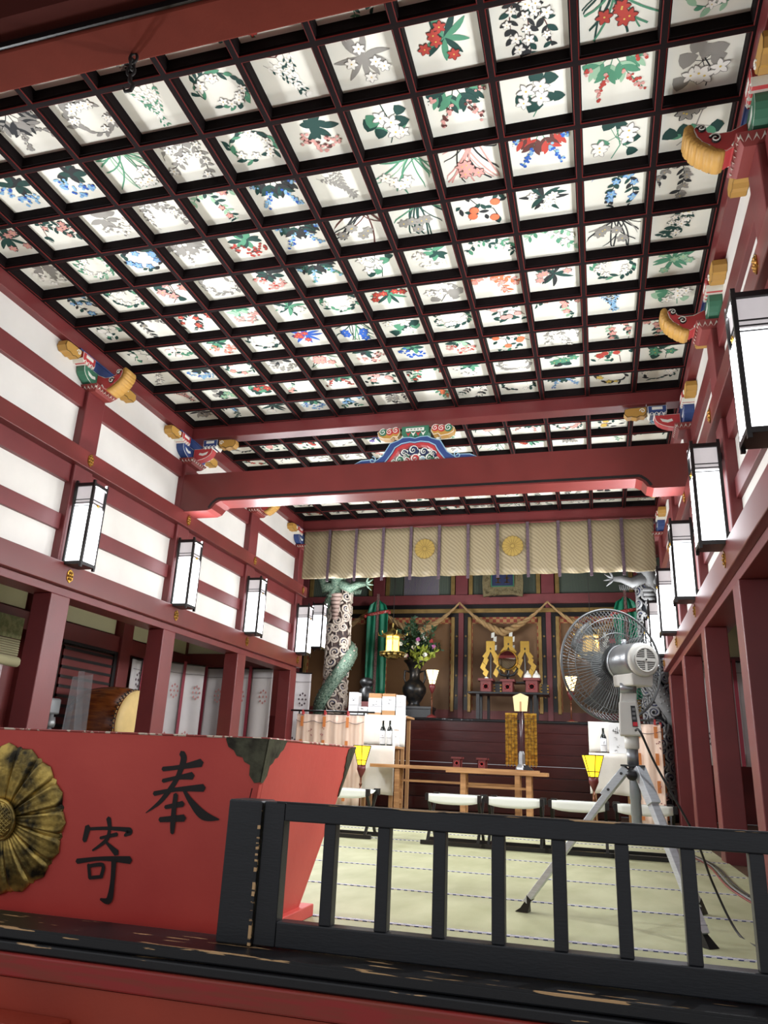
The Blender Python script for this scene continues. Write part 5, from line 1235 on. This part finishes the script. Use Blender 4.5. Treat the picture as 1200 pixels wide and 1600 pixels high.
o = m.build('chrysanthemum_crest', GOLDC, ob_, smooth=True); o['label'] = 'large gilt chrysanthemum crest with blackened petals'
m = MB()
def dome(u, v):
    r_ = .072*u; a = v*2*pi; return onface(cc[0]+r_*math.cos(a), cc[1]+r_*math.sin(a), .035+.02*math.sqrt(max(0, 1-u*u)))
m.grid(dome, 8, 32)
for k in range(-5, 6):
    for dr in (0, 1):
        P = []
        for q in range(-6, 7):
            x_, y_ = k*.0125, q*.011
            if dr: x_, y_ = y_, x_
            rr_ = math.hypot(x_, y_)
            if rr_ < .069: P.append(onface(cc[0]+(x_-y_)*.707, cc[1]+(x_+y_)*.707, .036+.02*math.sqrt(max(0, 1-(rr_/.072)**2))))
        if len(P) > 2: m.tube(P, .0035, 5)
m.tube([onface(cc[0]+.073*math.cos(k*pi/16), cc[1]+.073*math.sin(k*pi/16), .034) for k in range(32)], .007, 6, closed=True)
m.build('crest_centre', GOLDC, ob_, smooth=True)

# ---------------------------------------------------------------- sill and railing in front
si = struct_empty('trim_4')
B('black_sill', SILLB, si, -1.5, 8.0, 2.28, 2.50, .075, .108, .006)
B('black_sill_lower_lip', SILLB, si, -1.5, 8.0, 2.265, 2.50, .045, .073, .005)
B('red_lip', mat('red_lip_paint', (150, 40, 38), 0.45, c2=(134, 52, 38), thr=(.4, .6), vscale=6, stretch=(1, 3, 12)), si, -1.5, 8.0, 2.255, 2.50, -.02, .043, .006)
B('red_fascia', REDF, si, -1.5, 8.0, 2.262, 2.50, -.75, -.022)
pn = struct_empty('trim_5')
B('raised_board', REDF, pn, -1.5, 2.93, 2.16, 2.26, -.75, -.135, .01)
B('raised_board_lip', REDF, pn, -1.5, 2.955, 2.145, 2.26, -.133, -.105, .006)
ra = thing('low_railing', 'low black painted wooden railing with worn edges and square balusters', 'railing', (4.5, 2.40, .108))
B('end_post', BLKW, ra, 3.335, 3.45, 2.385, 2.50, .109, .525, .006)
B('post_worn_edge', EDGEW, ra, 3.444, 3.4535, 2.383, 2.39, .112, .52)
B('end_stile', BLKW, ra, 3.456, 3.528, 2.395, 2.45, .112, .524, .004)
B('top_rail', BLKW, ra, 3.529, 5.6, 2.395, 2.45, .468, .524, .004)
B('bottom_rail', BLKW, ra, 3.529, 5.6, 2.395, 2.45, .112, .183, .004)
B('top_worn_edge', EDGEW, ra, 3.5, 5.6, 2.3935, 2.40, .5215, .5255)
B('sill_worn_line', EDGEW, si, -1.5, 8.0, 2.2785, 2.286, .1045, .1105)
for k in range(11):
    x = 3.682+.1742*k; B('baluster', BLKW, ra, x-.019, x+.019, 2.40, 2.445, .183, .468, .003)

# ---------------------------------------------------------------- industrial tripod fan
fan = thing('tripod_fan', 'industrial silver fan on a tripod, seen from behind, with a wire guard', 'fan', (4.64, 4.03, 0))
ax = Vector((.50, -.865, -.03)).normalized()       # points to the rear of the motor, towards the viewer
uu = ax.cross(Vector((0, 0, 1))).normalized(); vv = uu.cross(ax).normalized()
fc = Vector((4.585, 4.10, 1.19)); Rg = .283
def F(a, r_, d): return fc+(uu*math.cos(a)+vv*math.sin(a))*r_+ax*d
m = MB()
for k in range(84):
    a = 2*pi*k/84; m.tube([F(a, .075, .075), F(a, .16, .07), F(a, .235, .05), F(a, Rg, 0.0)], .0016, 4, cap=False)
for r_, d in ((.155, .07), (.235, .05)): m.tube([F(2*pi*k/48, r_, d) for k in range(48)], .0022, 5, closed=True)
m.build('rear_wire_guard', WIRE, fan)
m = MB()
for k in range(84):
    a = 2*pi*k/84; m.tube([F(a, .06, -.10), F(a, .16, -.098), F(a, .25, -.07), F(a, Rg, 0.0)], .0016, 4, cap=False)
m.tube([F(2*pi*k/48, .2, -.09) for k in range(48)], .0022, 5, closed=True); m.lathe([(.062, 0), (.062, .004)], F(0, 0, -.102), 24, 0, ax)
m.build('front_wire_guard', WIRE, fan)
m = MB(); m.tube([F(2*pi*k/64, Rg+.003, 0) for k in range(64)], .006, 8, closed=True); m.build('guard_rim', WIRE, fan, smooth=True)
m = MB(); m.lathe([(.075, .03), (.095, .062), (.098, .07)], fc, 32, 0, ax); m.build('motor_mount_ring', BSKIN, fan, smooth=True)
m = MB()
for b in range(3):
    a0 = b*2*pi/3+.4
    def fn(u, v, a0=a0):
        r_ = .05+u*.195; a = a0+(v-.5)*(1.15-.3*u)+u*.35; return F(a, r_, -.02-(v-.5)*.06*(1-.4*u))
    m.grid(fn, 8, 8)
o = m.build('blade', BLADE, fan, smooth=True); q = o.modifiers.new('s', 'SOLIDIFY'); q.thickness = .003
MB().lathe([(.03, -.05), (.045, -.03), (.045, .02)], fc, 20, 0, ax).build('hub', BSKIN, fan, smooth=True)
m = MB(); m.lathe([(.07, .07), (.085, .085), (.088, .10), (.088, .26), (.08, .275)], fc, 36, 0, ax); m.build('motor_housing', SILVER, fan, smooth=True)
m = MB(); m.lathe([(.0895, .102), (.0915, .106), (.0915, .112), (.0895, .116)], fc, 36, 0, ax, cap=False); m.build('housing_band', ALU, fan, smooth=True)
ec = fc+ax*.275
m = MB(); m.lathe([(.080, 0), (.079, .02), (.070, .028)], ec, 36, 0, ax); ecap = m.build('end_cap', OFFW, fan, smooth=True)
m = MB(); cv = ec+ax*.0285; m.lathe([(.055, 0), (.055, .002)], cv, 32, 0, ax); m.build('vent_recess', BPLAS, ecap)
m = MB()
for s1, s2 in ((1, 0), (0, 1)):
    P = [(-.056, -.006), (.056, -.006), (.056, .006), (-.056, .006)] if s1 else [(-.006, -.056), (.006, -.056), (.006, .056), (-.006, .056)]
    m.prism(P, cv, uu, vv, ax, .0015, .005)
for k in range(-6, 7):
    if abs(k) < 1: continue
    z_ = k*.0085; hw_ = math.sqrt(max(0, .054**2-z_*z_))
    m.prism([(-hw_, z_-.0016), (hw_, z_-.0016), (hw_, z_+.0016), (-hw_, z_+.0016)], cv, uu, vv, ax, .0015, .004)
m.lathe([(.012, .001), (.011, .007)], cv, 14, 0, ax); m.tube([cv+(uu*math.cos(k*pi/16)+vv*math.sin(k*pi/16))*.056+ax*.003 for k in range(32)], .004, 6, closed=True)
m.build('vent_grille', OFFW, ecap)
m = MB(); m.lathe([(.004, 0), (.004, .003)], cv+ax*.0065, 8, 0, ax); m.build('centre_screw', BPLAS, ecap)
m = MB(); o_ = fc-vv*.092; m.prism([(-.055, -.03), (.055, -.03), (.06, .03), (-.06, .03)], o_, uu, vv, ax, .10, .275); m.build('housing_cradle', OFFW, fan, bevel=.008)
lab = MB(); lab.prism([(-.02, -.012), (.02, -.012), (.02, .012), (-.02, .012)], fc+(-uu*.055+vv*.070)+ax*.17, ax, (uu*.62+vv*.78), (-uu*.78+vv*.62), .0, .002); lab.build('sticker', OFFW, fan)
MB().tube([fc+vv*.085+ax*.12, fc+vv*.115+ax*.12], [.011, .013], 12).build('oscillation_knob', ALU, fan, smooth=True)
cxp, cyp = 4.655, 3.985
m = MB(); m.hexa([(cxp-.045, cyp-.045, .985), (cxp+.035, cyp-.05, .985), (cxp+.035, cyp+.03, .985), (cxp-.045, cyp+.03, .985), (cxp-.03, cyp-.06, 1.10), (cxp+.04, cyp-.06, 1.10), (cxp+.04, cyp+.03, 1.10), (cxp-.03, cyp+.03, 1.10)]); m.build('neck_bracket', OFFW, fan, bevel=.006)
MB().lathe([(.025, 0), (.025, .075)], (cxp-.04, cyp-.055, 1.055), 18, 0, (1, 0, 0)).build('tilt_pivot', SILVER, fan, smooth=True)
m = MB(); m.hexa([(cxp-.055, cyp-.07, .83), (cxp+.05, cyp-.08, .83), (cxp+.055, cyp+.03, .83), (cxp-.05, cyp+.04, .83), (cxp-.05, cyp-.065, .99), (cxp+.035, cyp-.07, .995), (cxp+.04, cyp+.03, .995), (cxp-.045, cyp+.035, .99)])
cbx = m.build('control_box', OFFW, fan, bevel=.008)
m = MB(); m.hexa([(cxp+.008, cyp-.0805, .872), (cxp+.032, cyp-.083, .872), (cxp+.032, cyp-.078, .872), (cxp+.008, cyp-.074, .872), (cxp+.004, cyp-.0735, .97), (cxp+.024, cyp-.0745, .97), (cxp+.024, cyp-.068, .97), (cxp+.004, cyp-.066, .97)]); m.build('switch_panel', BPLAS, cbx)
for k in range(3): MB().box(cxp+.010, cxp+.024, cyp-.0835+.002*k, cyp-.078+.002*k, .905+k*.021, .917+k*.021).build('speed_button', mat('grey_button', (120, 120, 122), .5) if not k else bpy.data.materials['grey_button'], cbx)
MB().box(cxp+.010, cxp+.030, cyp-.087, cyp-.08, .875, .893).build('red_stop_button', REDP, cbx)
MB().lathe([(.028, .77), (.034, .775), (.034, .83)], (cxp+.002, cyp-.02, 0), 20).build('collar', OFFW, fan, smooth=True)
MB().lathe([(.027, .70), (.027, .77)], (cxp+.002, cyp-.02, 0), 20).build('ribbed_sleeve', mat('ribbed_alu', (150, 152, 154), 0.4, 0.7, var=.1), fan, smooth=True)
hx, hy = cxp+.004, cyp-.02
m = MB(); m.box(hx-.06, hx+.05, hy-.045, hy+.045, .690, .698); m.build('tripod_head_plate', BSKIN, fan)
m = MB(); m.lathe([(.022, .40), (.024, .41), (.023, .47), (.026, .475), (.024, .54), (.027, .545), (.024, .61), (.024, .70)], (hx, hy, 0), 18); m.build('taped_centre_pole', TAPE, fan, smooth=True)
feet = [(4.13, 4.10), (4.885, 3.70), (4.95, 4.50)]
for (fx, fy) in feet:
    a = Vector((hx, hy, .68)); b = Vector((fx, fy, .045)); d = (b-a).normalized(); h_ = Vector((d.x, d.y, 0)).normalized(); s_ = Vector((-h_.y, h_.x, 0)); a2 = a+h_*.035
    up2 = s_.cross(d).normalized()
    def leg_hex(p, q, w1, w2):
        return [p-s_*w1-up2*w2, p+s_*w1-up2*w2, p+s_*w1+up2*w2, p-s_*w1+up2*w2, q-s_*w1-up2*w2, q+s_*w1-up2*w2, q+s_*w1+up2*w2, q-s_*w1+up2*w2]
    lgo = MB().hexa(leg_hex(b, a2, .022, .014)).build('leg', ALU, fan, bevel=.002)
    q0 = a2+d*.17
    MB().hexa(leg_hex(q0, a2-d*.005, .028, .019)).build('hinge_plate', ALU, lgo, bevel=.002)
    for t_ in (.03, .13): MB().lathe([(.007, 0), (.006, .006)], a2+d*t_+s_*.028, 8, 0, s_).build('rivet', BSKIN, lgo)
    f0 = b-d*.03
    MB().hexa([Vector((b.x, b.y, 0.002))-h_*.012-s_*.026, Vector((b.x, b.y, 0.002))+h_*.05-s_*.028, Vector((b.x, b.y, 0.002))+h_*.05+s_*.028, Vector((b.x, b.y, 0.002))-h_*.012+s_*.026,
               f0-up2*.016-s_*.024, f0+up2*.016-s_*.024, f0+up2*.016+s_*.024, f0-up2*.016+s_*.024]).build('rubber_foot', BPLAS, lgo)
MB().lathe([(.024, 0), (.026, .01), (.022, .022)], (hx-.012, hy-.045, .652), 14, 0, (-.1, -1, 0)).build('clamp_knob', BPLAS, fan, smooth=True)
m = MB(); cp = catmull([(cxp+.02, cyp-.085, .855), (cxp+.04, cyp-.12, .845), (cxp+.10, cyp-.10, .70), (cxp+.24, cyp-.08, .42), (4.98, 4.05, .19), (5.06, 4.0, .008), (5.12, 3.7, .006), (5.25, 3.3, .006), (5.35, 2.9, .006)], 8)
m.tube([c for c in cp], .0055, 7); m.build('power_cord', BPLAS, fan, smooth=True)
for k, y in enumerate((0, .03, .055)):
    c_ = thing('floor_cable', ('thin dark cable lying along the right mat edge, outermost', 'pale cable lying along the right mat edge, in the middle', 'brown cable lying along the right mat edge, innermost')[k], 'cable', (5.36, 7, .005), 'cables on the floor by the right posts')
    MB().tube(catmull([(5.12-y, 8.4, .008), (5.25-y, 7.6, .008), (5.33-y, 6.8, .008), (5.30-y, 5.6, .008), (5.36-y, 4.6, .008), (5.38-y, 3.4, .008)], 8), .006, 6).build('cable', (BPLAS, SILVER, PBRN)[k], c_, smooth=True)

# ---------------------------------------------------------------- aisle things, left
def noren(label, pts, z1, zb, n, pm, seed, bandm=NBAND):
    t = thing('white_door_curtain', label, 'curtain', (pts[0][0], pts[0][1], zb), 'white door curtains with red bands')
    a, b = Vector((*pts[0], 0)), Vector((*pts[1], 0)); d = b-a; nn = Vector((d.y, -d.x, 0)).normalized(); r = random.Random(seed)
    if nn.dot(Vector((4.5, 0, 0))-a) < 0: nn = -nn
    for k in range(n):
        def fn(u, v, k=k):
            p = a+d*((k+.03+u*.94)/n); return p+nn*(.025*math.sin(u*7+k*2)*(1-v*.6))+Vector((0, 0, zb+(z1-zb)*v))
        m = MB(); m.grid(fn, 12, 8); o = m.build('cloth_strip', NOREN, t, smooth=True); q = o.modifiers.new('s', 'SOLIDIFY'); q.thickness = .004
        m = MB()
        for zc in ((z1-zb)*.72, (z1-zb)*.25):
            c = a+d*((k+.35+.3*(zc > .5))/n)+nn*.035+Vector((0, 0, zb+zc))
            dd = d.normalized()
            for q_ in range(9):
                ang = q_*pi*2/8; rr_ = .07 if q_ else 0; p = c+dd*rr_*math.cos(ang)*.8+Vector((0, 0, rr_*math.sin(ang)*1.3))
                m.prism([(-.016, 0), (0, -.02), (.016, 0), (0, .024)], p, dd, (0, 0, 1), nn, 0, .003)
        m.build('printed_flower', pm, t)
        if k:
            p = a+d*(k/n); m = MB(); dd = d.normalized()
            m.prism([(-.022, zb), (.022, zb), (.022, z1+.04), (-.022, z1+.04)], p, dd, (0, 0, 1), nn, .036, .042); m.build('red_band', bandm, t)
    m = MB(); m.tube([a+nn*.0+Vector((0, 0, z1+.01)), b+Vector((0, 0, z1+.01))], .012, 6); m.build('rod', BLACK, t)
    m = MB(); m.tube([a+nn*.036+Vector((0, 0, z1-.13)), (a+b)/2+nn*.04+Vector((0, 0, z1-.14)), b+nn*.036+Vector((0, 0, z1-.13))], .003, 4); m.build('seam', VALD, t)
noren('white door curtain with rose flowers closing the left aisle', [(-1.80, 10.84), (-.28, 10.84)], 1.94, .45, 4, PRINTP, 1)
noren('narrow white door curtain hanging along the left aisle behind a post', [(-1.70, 9.95), (-1.30, 10.55)], 1.93, .5, 2, PRINTP, 2)
noren('small white door curtain with dark flowers beside the louvred window', [(-1.70, 9.20), (-1.70, 9.90)], 1.87, .9, 3, PRINTK, 3)
noren('white door curtain with dark flowers behind the right posts', [(5.75, 10.84), (7.25, 10.84)], 2.1, .8, 3, PRINTK, 4)
noren('tall narrow white curtain with dark flowers beyond the far left end post', [(-.35, 11.6), (0.0, 11.75)], 1.98, .5, 1, PRINTK, 6)
lv = struct_empty('window_1')
B('dark_opening', HALLD, lv, -1.845, -1.80, 7.84, 8.92, .55, 1.90)
for k in range(11): z = 1.83-.115*k; B('louvre_slat', BLACK, lv, -1.80, -1.765, 7.86, 8.86, z-.018, z+.018)
B('frame_head', BLACK, lv, -1.80, -1.75, 7.80, 8.95, 1.88, 1.92); B('frame_stile', BLACK, lv, -1.80, -1.75, 8.86, 8.93, .5, 1.88)
B('red_infill', REDD, lv, -1.80, -1.775, 7.86, 8.86, .55, 1.86)
dr = thing('barrel_drum', 'large varnished barrel drum with studded cream head in the left aisle', 'drum', (-1.1, 8.35, 0))
c0 = Vector((-.78, 8.12, .95)); A = Vector((-1, .0, 0))
m = MB(); m.lathe([(.375, 0), (.40, .03), (.43, .2), (.44, .36), (.43, .52), (.40, .70), (.375, .72)], c0, 40, 0, A); m.build('barrel', DRUMW, dr, smooth=True)
m = MB(); m.lathe([(.0, -.012), (.30, -.012), (.375, -.004), (.395, .02), (.405, .05)], c0, 40, 0, A, cap=False); m.build('hide_head', HIDE, dr, smooth=True)
m = MB()
for row in (0, 1):
    for k in range(48): a = 2*pi*(k+.5*row)/48; m.lathe([(.012, -.006), (.008, .012)], c0+A*(.045+.028*row)+Vector((0, math.cos(a), math.sin(a)))*.405, 6, 0, Vector((0, math.cos(a), math.sin(a))))
m.build('studs', BLACK, dr)
m = MB(); 
for xx in (-.9, -1.3): m.box(xx-.04, xx+.04, 7.77, 8.47, .40, .56); m.box(xx-.04, xx+.04, 7.79, 7.87, 0, .40); m.box(xx-.04, xx+.04, 8.37, 8.45, 0, .40)
m.build('stand', BLACK, dr)
t = thing('plastic_sheet', 'clear crumpled plastic sheet draped beside the drum', 'sheet', (-1.1, 7.6, .6))
m = MB(); m.grid(lambda u, v: (-1.05-.12*math.sin(u*9)-.3*(1-v)*.2, 7.30+.36*u*(.35+.65*(1-v)), .55+.85*v+.1*u*v), 14, 12); m.build('film', PLAST, t)
t = thing('grey_clip_box', 'small grey rounded box on a grey clamp stand left of the drum', 'box', (-1.2, 7.35, 0))
B('box', SILVER, t, -1.29, -1.22, 7.0, 7.28, 1.0, 1.17, .02); MB().tube([(-1.25, 7.18, 0), (-1.25, 7.18, 1.0)], .03, 10).build('stand', SILVER, t, smooth=True); MB().lathe([(.05, .86), (.06, .9), (.05, .97)], (-1.25, 7.18, 0), 12).build('clamp', SILVER, t, smooth=True)
t = thing('rolled_reed_blind', 'olive reed blind half rolled up at the left edge', 'blind', (-1.6, 6.7, 1.6))
m = MB(); m.box(-1.70, -1.68, 5.6, 7.0, 1.78, 2.02); m.build('green_border', mat('olive_brocade', (130, 128, 90), 0.8, c2=(100, 104, 66), vscale=20), t)
m = MB(); 
for k in range(9): m.tube([(-1.69, 5.6, 1.56+.025*k), (-1.69, 7.0, 1.56+.025*k)], .012, 6)
m.build('reed', mat('reed', (150, 144, 112), 0.7), t, smooth=True); MB().tube([(-1.66, 5.6, 1.53), (-1.66, 6.98, 1.53)], .055, 14).build('roll', CARD, t, smooth=True)
t = thing('left_edge_door_frame', 'pale peeling door frame with a dark opening at the left photo edge', 'door', (-1.65, 6.5, 0))
MB().hexa([(-1.72, 6.55, 0), (-1.6, 6.55, 0), (-1.6, 6.72, 0), (-1.72, 6.72, 0), (-1.72, 6.55, 1.47), (-1.6, 6.55, 1.47), (-1.6, 6.72, 1.47), (-1.72, 6.72, 1.47)]).build('jamb', mat('peeling_paint', (150, 96, 84), 0.7, c2=(196, 186, 190), vscale=5, stretch=(1, 1, 3)), t)
B('dark_opening', BPLAS, t, -1.80, -1.74, 5.5, 6.55, 0, 1.47)
